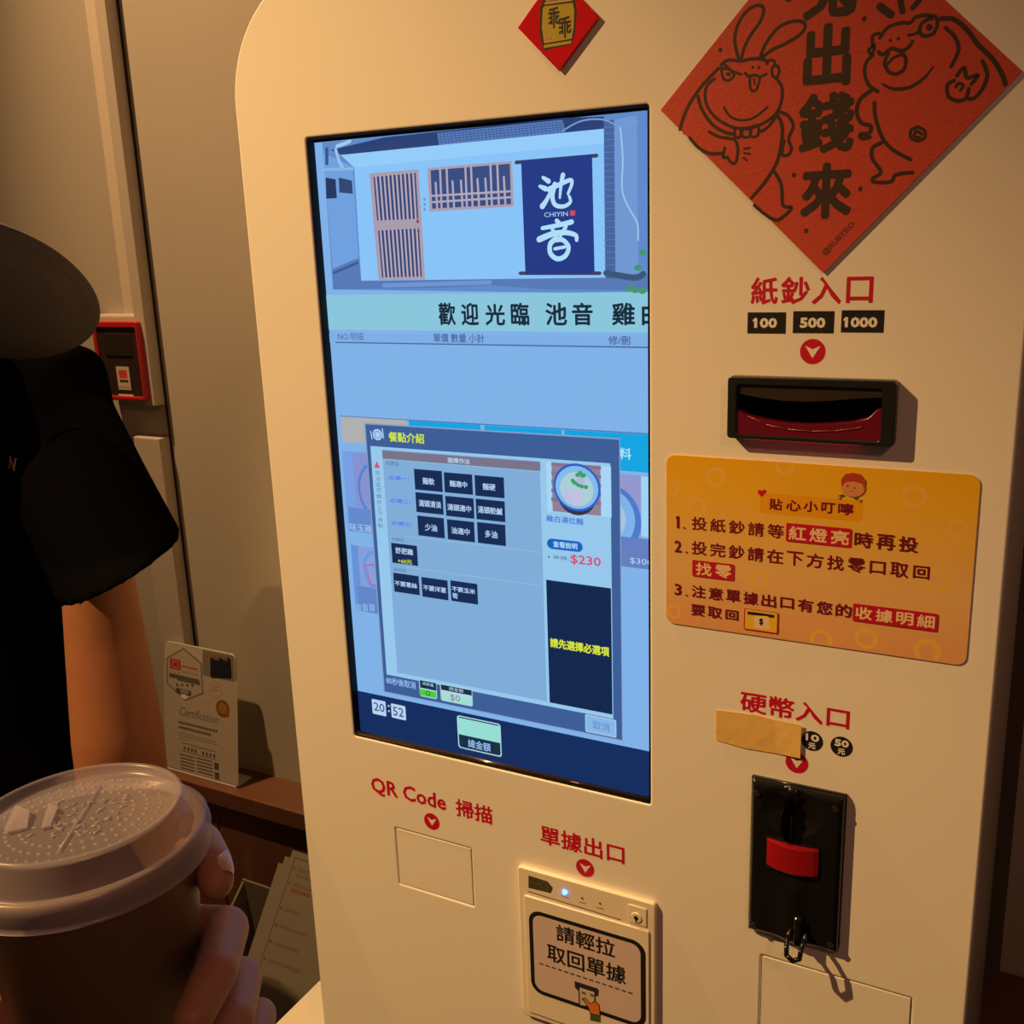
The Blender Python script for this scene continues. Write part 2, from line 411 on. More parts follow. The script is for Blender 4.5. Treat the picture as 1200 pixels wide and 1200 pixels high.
cp = CardPrint((70, 75), (508, 97), (-46, 985), wd, ht); cp.y = -0.0004
PAP = ink(168, 160, 148); GR = ink(90, 85, 80); RD = ink(165, 45, 45); LG = ink(150, 135, 120)
cp.rect(50, 262, 548, 1140, PAP)
cp.rect(350, 140, 562, 372, ink(120, 112, 100))
for k in range(7):
    cp.stroke([(415 + k * 20, 205 + (k % 3) * 10), (412 + k * 20, 330)], ink(28, 28, 40), 0.0075, 0.0095, False)
    cp.disc(418 + k * 20, 190 + (k % 3) * 9, 0.0032, ink(120, 95, 80), n=10)
HX = [(212, 128), (338, 238), (338, 468), (200, 530), (68, 400), (80, 205)]
cp.poly(HX, ink(110, 102, 90)); c_ = (203, 330)
cp.poly([(c_[0] + (x - c_[0]) * 0.93, c_[1] + (y - c_[1]) * 0.94) for x, y in HX], PAP)
cp.rect(105, 208, 180, 300, RD); cp.frame(122, 225, 165, 285, PAP, 0.0012)
cp.rect(190, 262, 308, 294, RD); cp.rect(190, 312, 308, 322, LG)
for k in range(3): cp.rect(98 + k * 28, 316, 112 + k * 28, 330, LG)
cp.rect(90, 352, 312, 362, GR); cp.rect(150, 375, 318, 381, GR)
for k in range(4): cp.rect(138 + k * 38, 398, 156 + k * 38, 420, GR)
cp.rect(136, 430, 246, 492, ink(75, 72, 66)); cp.rect(166, 440, 228, 478, LG); cp.disc(193, 495, 0.007, ink(215, 210, 200), 0.004)
for (cx, cy, s_, c1) in ((425, 435, 1.0, ink(170, 120, 100)), (360, 545, 1.0, ink(185, 160, 145))):
    h = [(cx, cy - 66), (cx + 48, cy - 30), (cx + 46, cy + 38), (cx, cy + 68), (cx - 46, cy + 36), (cx - 44, cy - 34)]
    cp.poly(h, c1); cp.poly([(cx + (x - cx) * .92, cy + (y - cy) * .94) for x, y in h], PAP)
cp.rect(398, 405, 455, 420, GR); cp.rect(398, 430, 455, 445, GR); cp.rect(330, 535, 392, 552, LG)
cp.disc(470, 572, 0.0145, ink(125, 85, 25)); cp.disc(470, 570, 0.009, ink(150, 110, 40)); cp.rect(432, 608, 512, 632, ink(110, 45, 30))
cp.text('Certification', 148, 570, 425, 690, ink(105, 100, 92), shear=0.3)
for r_, (y, x1, n) in enumerate(((690, 430, 18), (728, 380, 15))):
    for k in range(n): cp.rect(138 + k * 16, y + k * 3.0 - 8, 150 + k * 16, y + k * 3.0 + 12, GR)
for k, y in enumerate((772, 792, 815)): cp.rect(138, y, (408, 420, 200)[k], y + 9 + 0.19 * 250 * (k < 2), LG) if False else cp.stroke([(138, y), ((408, 420, 200)[k], y + 0.19 * ((408, 420, 200)[k] - 138))], LG, 0.0016, smooth=False)
cp.stroke([(150, 848), (402, 900)], GR, 0.0008, smooth=False); cp.stroke([(150, 910), (400, 958)], GR, 0.0008, smooth=False)
for k in range(9):
    if k != 4: cp.rect(165 + k * 27, 875 + k * 5.4, 178 + k * 27, 903 + k * 5.4, GR)
for k in range(5):
    y = 938 + k * 26; cp.stroke([(135, y), (235, y + 19)], GR, 0.0018, smooth=False); cp.stroke([(258, y + 18), (368, y + 38)], GR, 0.0018, smooth=False)
cp.rect(385, 978, 414, 1036, ink(80, 78, 72)); cp.rect(385, 1052, 414, 1108, ink(80, 78, 72))
cp.done('certificate_sheet', cs, FM)

# ------------------------------------------------------------------ menu sheets leaning in a tray, with a cream box below
def lean_sheet(pa, pb, ya, L, wdt):
    """sheet whose top left corner shows at pa and whose left edge runs towards pb, lying back at the angle that needs"""
    A = W(pa[0], pa[1], ya); best = None
    for k in range(1, 90):
        t = math.radians(k); d = Vector((0, -math.cos(t), -math.sin(t))); B = A + d * 0.1
        q = B - CAM; x = 600 + FOC * q.dot(CX) / q.dot(CF); y = 600 + FOC * q.dot(CD) / q.dot(CF)
        e = abs((x - pa[0]) * (pb[1] - pa[1]) - (y - pa[1]) * (pb[0] - pa[0])) / math.hypot(x - pa[0], y - pa[1])
        if best is None or e < best[0]: best = (e, d)
    d = best[1]; X = Vector((1, 0, 0))
    return A, A + X * wdt, A + X * wdt + d * L, A + d * L
table = empty('side_table', (-0.86, 0.25, 0), 'low dark wooden stand beside the kiosk, under the menu sheets', 'table')
A, B, Cc, Dd = lean_sheet((343, 996), (300, 1130), 0.415, 0.297, 0.21); print('SHEET', A, Dd)
zt = Dd.z - 0.012
box('top', (-1.02, 0.262, zt - 0.02), (-0.60, 0.42, zt), M_WOOD, table, bev=0.002)
for sx in (-1.0, -0.66):
    for sy in (0.275, 0.37): box('leg', (sx, sy, 0), (sx + 0.035, sy + 0.035, zt - 0.02), M_WOOD, table, bev=0.001)
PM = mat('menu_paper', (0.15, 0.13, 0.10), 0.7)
nrm = (B - A).cross(Dd - A).normalized()
if nrm.dot(CAM - A) < 0: nrm = -nrm
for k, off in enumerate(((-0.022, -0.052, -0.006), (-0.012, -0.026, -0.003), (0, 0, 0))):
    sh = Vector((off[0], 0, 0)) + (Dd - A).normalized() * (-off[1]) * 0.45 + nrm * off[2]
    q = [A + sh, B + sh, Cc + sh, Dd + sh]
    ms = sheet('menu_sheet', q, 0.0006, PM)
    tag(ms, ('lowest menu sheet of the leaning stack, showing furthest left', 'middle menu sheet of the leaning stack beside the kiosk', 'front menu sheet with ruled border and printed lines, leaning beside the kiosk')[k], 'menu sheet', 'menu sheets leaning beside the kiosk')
FMM = card_frame(A, B, Dd)
mp = CardPrint((0, 0), (1, 0), (0, 1), 0.001, 0.001); mp.y = -0.0003
DK = ink(70, 60, 50)
mp.frame(8, 9, 202, 288, DK, 0.0009)
for k, y in enumerate((24, 46, 82, 106, 130, 154, 178)):
    mp.disc(13, y, 0.0018, DK, n=10); xx = 20; rnd = random.Random(k)
    for j in range(rnd.randint(5, 13)):
        wj = rnd.uniform(3, 6); mp.rect(xx, y - 2.4, xx + wj, y + 2.4, ink(105, 92, 76)); xx += wj + 1.6
    if k in (0, 1):
        xx = 20
        for j in range(6): mp.rect(xx, y + 8 - 2.2, xx + 4.4, y + 8 + 2.2, ink(105, 92, 76) if k == 0 else ink(130, 60, 50)); xx += 6
mp.done('menu_print', None, FMM)
mo = bpy.data.objects['menu_print']; mo.parent = ms; 
# tray behind the sheets
ty = empty('paper_tray', (-0.86, 0.33, zt), 'olive grey tray holding the leaning menu sheets', 'tray')
M_TRAY = mat('olive_plastic', (0.13, 0.115, 0.075), 0.5)
ta = W(288, 1071, 0.40); tb = W(330, 1046, 0.40)
box('back_panel', (ta.x - 0.005, 0.405, zt), (-0.63, 0.409, W(330, 1046, 0.405).z), M_TRAY, ty, bev=0.001)
box('base_panel', (ta.x - 0.005, 0.265, zt), (-0.63, 0.409, zt + 0.004), M_TRAY, ty, bev=0.001)
sd = bmesh.new(); vs = []
for xx in (ta.x - 0.005, ta.x - 0.001):
    vs.append([sd.verts.new((xx, yy, zz)) for yy, zz in ((0.265, zt), (0.409, zt), (0.409, W(330, 1046, 0.405).z), (0.265, zt + 0.05))])
sd.faces.new(vs[0]); sd.faces.new(vs[1][::-1])
for i in range(4): sd.faces.new((vs[0][i], vs[1][i], vs[1][(i + 1) % 4], vs[0][(i + 1) % 4]))
obj('side_panel', sd, M_TRAY, ty)
p0 = W(376, 1138, 0.02); p1 = W(345, 1200, 0.02)
cb = empty('cream_box', (-0.64, 0.06, 0), 'cream coloured upright box standing against the left side of the kiosk', 'box')
zt2 = 0.66
u0 = W(372, 1146, 0.12); 
bm = bmesh.new(); add_box(bm, (-0.685, -0.02, 0.0), (-0.586, 0.118, u0.z), 0.003); obj('carton', bm, M_KIOSK, cb)
box('lid', (-0.688, -0.023, u0.z - 0.02), (-0.585, 0.121, u0.z + 0.002), M_KIOSK, cb, bev=0.002)

# ------------------------------------------------------------------ the ordering kiosk
XL, XR, ZT = -0.583, -0.0255, 1.645
kiosk = empty('ordering_kiosk', ((XL + XR) / 2, 0.2, 0), 'tall cream self-ordering ticket kiosk with a lit touch screen and red lettering', 'kiosk')
def R2(a, b, y=0.0):
    p = W(*a, y); q = W(*b, y); return min(p.x, q.x), min(p.z, q.z), max(p.x, q.x), max(p.z, q.z)
SX0, SZ0 = W(415, 862).x, W(415, 862).z
SX1, SZ1 = W(760, 122).x, W(760, 122).z
SX0 = W(358, 162).x; SZ0 = W(762, 943).z
scan = R2((463.3, 970), (555.3, 1062.3))
ret = (W(892, 1119.2).x, 0.66, W(1068.8, 1168.8).x, W(892, 1119.2).z)
billr = R2((852.7, 441.2), (1047, 524.5), -0.008)
holes = [rr(SX0, SZ0, SX1, SZ1, 0.0015, 2), rr(*scan, 0.0008, 2), rr(*ret, 0.0008, 2)]
plate('front_panel', rr(XL, 0.0, XR, ZT, 0.09, 16, (0, 0, 1, 1)), holes, 0.0, 0.022, M_KIOSK, kiosk, bev=0.0018, seg=3)
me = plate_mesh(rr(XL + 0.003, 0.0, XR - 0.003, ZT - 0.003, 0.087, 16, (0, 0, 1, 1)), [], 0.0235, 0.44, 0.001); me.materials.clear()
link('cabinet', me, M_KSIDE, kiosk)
def inset(r, g): return (r[0] + g, r[1] + g, r[2] - g, r[3] - g)
plate('scanner_cover', rr(*inset(scan, 0.0007), 0.0006, 2), [], 0.0003, 0.018, M_KIOSK, kiosk, bev=0.0003)
plate('coin_return_door', rr(*inset(ret, 0.0008), 0.0006, 2), [], 0.0003, 0.018, M_KIOSK, kiosk, bev=0.0003)
box('gap_backing', (SX0 - 0.01, 0.019, 0.6), (XR - 0.02, 0.0232, SZ1 + 0.01), M_GAP, kiosk)

# black gasket lining the screen opening
plate('screen_gasket', rr(SX0, SZ0, SX1, SZ1, 0.0015, 2), [rr(SX0 + 0.0012, SZ0 + 0.0012, SX1 - 0.0012, SZ1 - 0.0008, 0.0015, 2)], 0.0006, 0.0095, mat('gasket_rubber', (0.004, 0.004, 0.005), 0.55, spec=0.15), kiosk, bev=0.0005)

bm = bmesh.new(); cone(bm, Vector((SX0 + 0.001, 0.0028, SZ0 + 0.0020)), Vector((SX1 - 0.001, 0.0028, SZ0 + 0.0020)), 0.0021, 0.0021, 24)
obj('screen_sill', bm, mat('sill_gloss', (0.03, 0.02, 0.013), 0.10, spec=0.8, coat=0.6), kiosk, True)
# ---- the display and what it shows (all of it gives off light)
YS = 0.0085
disp = plate('display', rr(SX0 - 0.004, SZ0 - 0.004, SX1 + 0.012, SZ1 + 0.004, 0.002, 2), [], YS, YS + 0.008, M_BLKG, kiosk)
bk_ = Print(YS); bk_.z(1, 0, 0)
BG = scr(128, 178, 232, True)
tl_ = W(367.5, 167.5, YS); SCX0 = tl_.x; SCZ1 = tl_.z; SCX1 = SX1 + 0.010; SCZ0 = W(762, 938.5, YS).z
bk_.poly([(SCX0, SCZ0), (SCX1, SCZ0), (SCX1, SCZ1), (SCX0, SCZ1)], BG, True)
bk_.done('screen_background', disp)
def sp_(k): q = Print(YS - 0.0002 * k, 0.000002); return q

p = sp_(1).z(2.7273, 340, 120)                     # the photograph of the shop front
p.poly([(103, 128), (1135, 26), (1160, 26), (1160, 612), (137, 598)], scr(96, 138, 202))
p.poly([(130, 152), (300, 112), (870, 50), (1003, 45), (1003, 86), (165, 168)], scr(44, 66, 118))
p.poly([(470, 98), (870, 56), (880, 95), (476, 136)], scr(88, 124, 186))
for k in range(34): p.stroke([(478 + k * 12, 98 - k * 1.1), (484 + k * 12, 134 - k * 1.1)], scr(58, 84, 140), 0.0004, smooth=False)
for k in range(4): p.stroke([(476, 104 + k * 8), (878, 62 + k * 8)], scr(58, 84, 140), 0.0004, smooth=False)
p.poly([(105, 160), (200, 205), (220, 500), (137, 532)], scr(112, 160, 222))
p.poly([(114, 240), (146, 246), (150, 306), (116, 308)], scr(36, 56, 98)); p.poly([(156, 240), (198, 250), (201, 292), (158, 288)], scr(48, 72, 116))
p.stroke([(150, 140), (178, 130), (192, 124)], scr(160, 200, 240), 0.0026); p.stroke([(146, 150), (158, 190), (170, 212)], scr(150, 192, 238), 0.0026)
p.stroke([(105, 215), (200, 212)], scr(140, 180, 226), 0.002); p.stroke([(118, 150), (118, 195)], scr(60, 86, 140), 0.003)
p.poly([(205, 200), (1003, 128), (1008, 562), (228, 572)], scr(136, 196, 248))
p.poly([(162, 168), (1005, 84), (1007, 131), (205, 208)], scr(148, 204, 250))
p.poly([(137, 532), (219, 497), (228, 570), (1008, 560), (1160, 545), (1160, 600), (820, 598), (640, 584), (500, 592), (137, 598)], scr(88, 122, 184))
p.stroke([(140, 545), (217, 512)], scr(62, 92, 150), 0.002); p.stroke([(300, 585), (640, 575)], scr(112, 150, 208), 0.003)
p.poly([(1003, 60), (1036, 55), (1040, 562), (1008, 562)], scr(70, 100, 158)); p.poly([(1036, 55), (1108, 40), (1114, 545), (1041, 560)], scr(112, 152, 210))
for k in range(24): p.stroke([(1004, 80 + k * 20), (1038, 78 + k * 20)], scr(96, 128, 184), 0.0004, smooth=False)
p.stroke([(1056, 80), (1064, 180), (1062, 280), (1085, 340), (1110, 385), (1113, 440)], scr(160, 194, 232), 0.0011)
p.stroke([(870, 92), (930, 60), (1000, 55), (1060, 78), (1110, 60)], scr(120, 156, 210), 0.001); p.stroke([(1010, 545), (1100, 560), (1130, 548)], scr(60, 86, 120), 0.004)
for (x_, y_, r_) in ((1112, 528, 12), (1128, 480, 12), (1086, 594, 13), (1104, 600, 12), (1126, 602, 13)): p.disc(x_, y_, r_ * 0.00023, scr(70, 150, 110), r_ * 0.00016, n=12)
p.done('shopfront_picture', disp)
p = sp_(4).z(2.7273, 340, 120)                     # door, window
PK = scr(170, 156, 174); DKW = scr(52, 70, 118)
p.poly([(253, 227), (410, 214), (432, 566), (283, 568)], PK); p.poly([(266, 238), (401, 225), (421, 557), (294, 560)], DKW)
for k in range(10):
    t = (k + 0.6) / 10.2; p.stroke([(266 + t * 135, 238 - t * 13), (294 + t * 127, 560 - t * 3)], scr(184, 168, 186), 0.0016, smooth=False)
p.poly([(276, 378), (411, 372), (415, 402), (279, 410)], PK); p.disc(408, 380, 0.0013, scr(120, 80, 90)); p.disc(410, 412, 0.0011, scr(120, 80, 90))
p.done('picture_door', disp)
p = sp_(4).z(2.7273, 340, 120)
p.poly([(438, 210), (709, 187), (715, 333), (446, 349)], PK); p.poly([(449, 217), (702, 196), (706, 325), (454, 340)], scr(56, 78, 130))
for x_, t in ((479, 0), (500, 0), (560, 0), (578, 0), (640, 0), (662, 0), (465, 1), (519, 1), (546, 1), (599, 1), (624, 1), (683, 1)):
    yt = 214 - (x_ - 449) * 0.083 + (44 if t else 0); p.stroke([(x_, yt), (x_ + 5, 338 - (x_ - 454) * 0.06)], scr(178, 168, 188), 0.0016, smooth=False)
p.stroke([(451, 299), (704, 284)], scr(178, 168, 188), 0.0014, smooth=False); p.stroke([(452, 319), (705, 303)], scr(178, 168, 188), 0.0014, smooth=False)
for k in range(3): p.disc(430, 310 + k * 16, 0.0011, scr(110, 150, 205), n=8)
p.done('picture_window', disp)
p = sp_(4).z(2.7273, 340, 120)
p.stroke([(722, 192), (980, 170)], scr(70, 62, 90), 0.0024, smooth=False); p.stroke([(735, 546), (990, 546)], scr(70, 62, 90), 0.0024, smooth=False)
p.poly([(738, 187), (965, 168), (973, 546), (752, 551)], scr(36, 58, 134))
WW = scr(176, 222, 250)
p.stroke([(808, 240), (826, 252)], WW, 0.0022, 0.0034); p.stroke([(798, 268), (816, 276)], WW, 0.0022, 0.0036); p.stroke([(806, 332), (822, 308), (842, 262)], WW, 0.0040, 0.0016)
p.stroke([(826, 278), (862, 262), (896, 248), (900, 262), (888, 292)], WW, 0.0034, 0.0020); p.stroke([(872, 232), (866, 262), (862, 305)], WW, 0.0034, 0.0016)
p.stroke([(846, 262), (838, 300), (848, 328), (876, 332), (896, 318), (892, 300)], WW, 0.0036, 0.0020)
p.stroke([(852, 378), (862, 388)], WW, 0.003); p.stroke([(806, 402), (850, 394), (900, 382)], WW, 0.0026, 0.0034)
p.stroke([(838, 404), (846, 424)], WW, 0.0026); p.stroke([(882, 396), (864, 426)], WW, 0.0026); p.stroke([(796, 438), (840, 420), (880, 416), (912, 424), (916, 440)], WW, 0.0042, 0.0026)
p.stroke([(852, 434), (832, 452), (832, 482), (854, 500), (880, 490), (890, 462), (872, 440), (850, 440)], WW, 0.0036, 0.0030); p.stroke([(846, 468), (878, 462)], WW, 0.0022)
p.text('CHIYIN', 812, 352, 888, 363, WW); p.rect(895, 346, 911, 361, scr(214, 74, 96))
p.done('picture_banner', disp)

p = sp_(2).z(2.7273, 340, 120)                     # welcome line
p.rect(100, 616, 1175, 736, scr(138, 198, 220))
BT = scr(26, 44, 62)
for s_, x0, x1 in (('歡', 472, 530), ('迎', 545, 604), ('光', 622, 688), ('臨', 704, 765), ('池', 815, 886), ('音', 900, 968), ('雞', 1028, 1103), ('白', 1124, 1180)):
    p.text(s_, x0, 640 + (4 if s_ == '光' else 0), x1, 713, BT, 0.0004)
p.done('welcome_line', disp)
p = sp_(2).z(2.7273, 340, 120)
GT = scr(74, 104, 158)
p.rect(105, 738, 1175, 785, scr(126, 174, 230))
p.text('NO.明細', 152, 735, 234, 761, GT); p.text('單價 數量 小計', 457, 738, 622, 769, GT, 0.0001); p.text('修/刪', 1017, 745, 1087, 776, GT, 0.0001)
p.hline(145, 767, 1175, scr(70, 100, 160), 0.0009)
p.done('order_list_header', disp)

p = sp_(2).z(3, 380, 460)                          # category tabs and dish cards behind the dialog
p.hline(55, 83, 1175, scr(84, 120, 180), 0.0009)
p.done('divider_line', disp)
p = sp_(3).z(3, 380, 460); p.rect(57, 84, 294, 190, scr(176, 176, 176)); p.done('tan_tab', disp)
CY = scr(20, 164, 226)
p = sp_(3).z(3, 380, 460); p.rect(297, 99, 553, 200, CY); p.done('blue_tab', disp)
p = sp_(3).z(3, 380, 460); p.rect(562, 115, 837, 225, CY); p.done('blue_tab', disp)
p = sp_(3).z(3, 380, 460); p.rect(844, 131, 1180, 285, CY); p.text('料', 1036, 193, 1080, 237, scr(170, 222, 250), 0.0002); p.done('blue_tab', disp)
p = sp_(3).z(3, 380, 460)
p.rect(62, 204, 200, 500, scr(118, 160, 226)); p.rect(98, 212, 200, 410, scr(132, 146, 206))
p.disc(190, 345, 0.0200, scr(86, 128, 210), 0.0240, r0=0.0178); p.rect(84, 402, 200, 500, scr(100, 138, 206))
p.text('味玉雞', 88, 458, 168, 494, scr(172, 206, 240)); p.done('dish_card', disp)
p = sp_(3).z(12, 380, 640)
p.rect(372, -20, 800, 950, scr(102, 146, 218)); p.rect(470, -10, 800, 600, scr(136, 158, 216)); p.rect(470, 560, 800, 960, scr(98, 134, 200))
p.disc(720, 340, 0.0125, scr(92, 158, 232), 0.017, r0=0.0100); p.stroke([(800, 262), (575, 265), (650, 550), (800, 550)], scr(176, 108, 168), 0.0020, smooth=False)
for k in range(3): p.rect(440 + k * 95, 810, 520 + k * 95, 920, scr(128, 168, 224))
p.done('dish_card', disp)
p = sp_(3).z(6, 580, 480)
p.rect(870, 452, 1028, 1110, scr(146, 152, 206)); p.rect(1028, 470, 1110, 900, scr(160, 212, 244))
p.disc(800, 775, 0.0246, scr(76, 122, 204), 0.0260); p.disc(795, 765, 0.0206, scr(128, 178, 234), 0.0220); p.disc(785, 765, 0.0146, scr(166, 196, 224), 0.0160)
p.rect(870, 890, 1110, 1128, scr(100, 128, 194)); p.text('$300', 950, 1038, 1106, 1103, scr(180, 206, 236)); p.done('dish_card', disp)

p = sp_(5).z(1, 0, 0)                              # the dialog window
p.rect(426.7, 495.5, 730, 868.5, scr(132, 156, 196)); p.rect(428.2, 497.2, 729.0, 867.2, scr(62, 94, 152))
p.rect(434, 522.6, 718.8, 842.5, scr(150, 200, 236))
p.z(3, 380, 460); g = p.rc(203, 200, 762, 400)
b_ = W(*zm(3.158, 400, 700)(770, 385), YS)
p.poly([(g[0], b_.z), (g[2], b_.z), (g[2], g[3]), (g[0], g[3])], scr(128, 172, 216), True)
p.done('dialog_window', disp)
p = sp_(7).z(3, 380, 460)
p.rect(203, 203, 760, 277, scr(122, 116, 138)); p.text('選擇作法', 432, 228, 512, 253, scr(178, 206, 236), 0.0001); p.done('dialog_header', disp)
p = sp_(7).z(3, 380, 460)
p.text('餐點介紹', 225, 137, 352, 181, scr(204, 226, 60), 0.0002)
p.disc(187, 148, 0.0045, scr(170, 206, 244)); p.disc(187, 148, 0.0030, scr(110, 146, 200), r0=0.0023)
p.stroke([(163, 136), (168, 163)], scr(170, 206, 244), 0.0010, smooth=False); p.stroke([(204, 128), (208, 160)], scr(170, 206, 244), 0.0010, smooth=False)
p.done('dialog_title', disp)
p = sp_(7).z(3, 380, 460)
p.poly([(175, 264), (196, 266), (185, 240)], scr(216, 84, 106))
for k, ch in enumerate('作法區可觸控上下滑動'): p.text(ch, 179 + k * 1.1, 274 + k * 20.6, 197 + k * 1.1, 291 + k * 20.6, scr(92, 126, 150))
p.done('side_note', disp)
p = sp_(7).z(3, 380, 460)
GY = scr(84, 112, 140); BL_ = scr(88, 132, 232)
p.text('必選區', 215, 239, 262, 258, GY)
for s_, a, b in (('必選一：', (225, 290), (300, 312)), ('必選二：', (230, 370), (305, 393)), ('必選三：', (236, 449), (311, 473))): p.text(s_, *a, *b, BL_, 0.00015)
p.text('加購區', 237, 508, 280, 525, GY); p.text('調味區', 243, 615, 287, 633, GY)
for y_ in (234, 505, 614): p.hline(285 if y_ > 300 else 208, y_, 758, scr(142, 186, 228), 0.0007)
p.done('option_heading', disp)
BTN = [((315, 268), (417, 352), '麵軟', (345, 298), (388, 326)), ((420, 280), (523, 362), '麵適中', (440, 308), (503, 336)), ((528, 290), (634, 374), '麵硬', (556, 318), (602, 346)),
       ((320, 350), (420, 432), '湯頭清淡', (331, 376), (412, 408)), ((425, 363), (528, 446), '湯頭適中', (432, 390), (517, 422)), ((532, 373), (637, 458), '湯頭較鹹', (539, 398), (627, 432)),
       ((327, 432), (424, 515), '少油', (353, 460), (397, 490)), ((431, 445), (530, 529), '油適中', (446, 472), (512, 503)), ((537, 455), (639, 542), '多油', (564, 483), (609, 514)),
       ((242, 633), (336, 715), '不要蔥絲', (247, 660), (327, 690)), ((341, 648), (437, 733), '不要洋蔥', (347, 675), (429, 706)), ((443, 660), (541, 748), '不要玉米', (448, 680), (531, 710)),
       ((235, 528), (330, 612), '舒肥雞', (249, 543), (313, 573))]
NV = scr(24, 44, 84)
for a, b, s_, c, d in BTN:
    p = sp_(8).z(3, 380, 460); p.rect(*a, b[0], b[1] - 2, NV)
    q = p.rc(*c, *d)
    p.text(s_, *c, *d, scr(176, 206, 240), 0.00012)
    if s_ == '不要玉米': p.text('筍', 450, 703, 470, 726, scr(176, 206, 240), 0.00012)
    if s_ == '舒肥雞': p.text('+60元', 258, 583, 309, 606, scr(196, 214, 64), 0.00012)
    p.done('option_button', disp)
p = sp_(7).z(6, 580, 480)                          # dish picture with the bowl
p.rect(360, 366, 820, 760, scr(166, 214, 244)); p.rect(397, 370, 746, 748, scr(146, 128, 150))
for k in range(5): p.rect(397, 395 + k * 62, 746, 399 + k * 62, scr(134, 114, 138))
p.disc(575, 610, 0.0150, scr(54, 50, 72), 0.0140); p.disc(575, 548, 0.0186, scr(44, 96, 196), 0.0176); p.disc(575, 548, 0.0168, scr(132, 186, 236), 0.0158)
p.disc(574, 560, 0.0132, scr(172, 206, 214), 0.0126)
for k in range(5):
    a_ = math.radians(-160 + 32 * k); p.disc(550 + 46 * math.cos(a_), 585 - 42 * math.sin(a_), 0.0030, scr(186 + k * 3, 192, 224), 0.0046, n=14)
for x_, y_ in ((600, 445), (580, 460), (625, 462), (612, 470), (590, 505), (560, 515), (610, 540), (640, 545), (585, 530), (548, 500)): p.disc(x_, y_, 0.0018, scr(64, 156, 110), 0.0016, n=9)
p.disc(604, 500, 0.0032, scr(186, 178, 222), 0.0026, n=14)
p.done('dish_picture', disp)
p = sp_(7).z(6, 580, 480)
p.text('雞白湯拉麵', 360, 740, 622, 813, scr(76, 116, 218), 0.0001)
p.done('dish_name', disp)
p = sp_(7).z(6, 580, 480)
p.text('單價：', 408, 1022, 526, 1064, scr(84, 108, 140)); p.poly([(374, 1025), (374, 1045), (388, 1036)], scr(60, 84, 120)); p.text('$230', 530, 1016, 746, 1114, scr(206, 84, 120), 0.0002)
p.done('dish_price', disp)
p = sp_(7).z(6, 580, 480); p.rect(365, 903, 618, 1005, scr(24, 98, 190), 0.0040); p.text('查看說明', 408, 922, 580, 986, scr(170, 214, 250), 0.00012); p.done('info_button', disp)
p = sp_(7).z(3, 380, 460); g = p.rc(780, 658, 1008, 700); b_ = W(*zm(3.158, 400, 700)(1000, 430), YS)
p.poly([(g[0], b_.z), (g[2], b_.z), (g[2], g[3]), (g[0], g[3])], scr(20, 40, 78), True)
p.z(3.158, 400, 700); p.text('請先選擇必選項', 772, 149, 992, 221, scr(214, 226, 62), 0.00025); p.done('reminder_box', disp)
p = sp_(7).z(3.158, 400, 700); p.text('80秒後取消', 165, 292, 276, 341, scr(150, 186, 236), 0.0001); p.done('countdown_text', disp)
WB = scr(176, 214, 226)
p = sp_(7).z(3.158, 400, 700); p.rect(287, 303, 355, 378, WB, 0.002); p.rect(290, 306, 352, 346, scr(24, 50, 70)); p.rect(290, 338, 352, 374, scr(70, 206, 62)); p.text('總數量', 300, 312, 342, 332, WB); p.text('0', 312, 343, 330, 368, scr(40, 120, 60)); p.done('counter_box', disp)
p = sp_(7).z(3.158, 400, 700); p.rect(365, 318, 487, 405, WB, 0.002); p.rect(368, 322, 483, 364, scr(24, 50, 70)); p.rect(368, 358, 483, 401, scr(156, 224, 212)); p.text('總金額', 398, 330, 452, 354, WB); p.text('$0', 402, 357, 440, 391, scr(150, 122, 132)); p.done('counter_box', disp)
p = sp_(7).z(3.158, 400, 700); p.rect(902, 432, 1018, 520, scr(176, 208, 236), 0.001); p.rect(905, 436, 1015, 516, scr(136, 182, 232)); p.text('取消', 930, 455, 994, 500, scr(106, 148, 202), 0.0001); p.done('cancel_button', disp)
p = sp_(3).z(3.158, 400, 700)
tz = W(*zm(3.158, 400, 700)(65, 345), YS).z
p.poly([(SCX0, SCZ0), (SCX1, SCZ0), (SCX1, tz), (SCX0, tz)], scr(22, 46, 96), True); p.done('bottom_bar', disp)
p = sp_(5).z(3.158, 400, 700)
CT = scr(186, 212, 240); CD_ = scr(58, 84, 130)
p.rect(112, 375, 167, 441, CT, 0.001); p.text('20', 119, 387, 161, 427, CD_, 0.0001); p.rect(183, 392, 240, 456, CT, 0.001); p.text('52', 190, 403, 232, 445, CD_, 0.0001)
p.disc(175, 402, 0.0009, CT); p.disc(176, 421, 0.0009, CT); p.done('clock', disp)
p = sp_(5).z(3.158, 400, 700); p.rect(427, 435, 594, 592, WB, 0.0025); p.rect(431, 440, 590, 587, scr(24, 50, 70), 0.0022)
g = p.rc(431, 440, 590, 540); p.poly([(g[0], g[1]), (g[2], g[1]), (g[2], g[3] - 0.001), (g[0], g[3] - 0.001)], scr(150, 222, 212), True)
g = p.rc(431, 508, 590, 560); p.text('總金額', 468, 523, 553, 573, scr(150, 190, 240), 0.0001); p.done('total_button', disp)

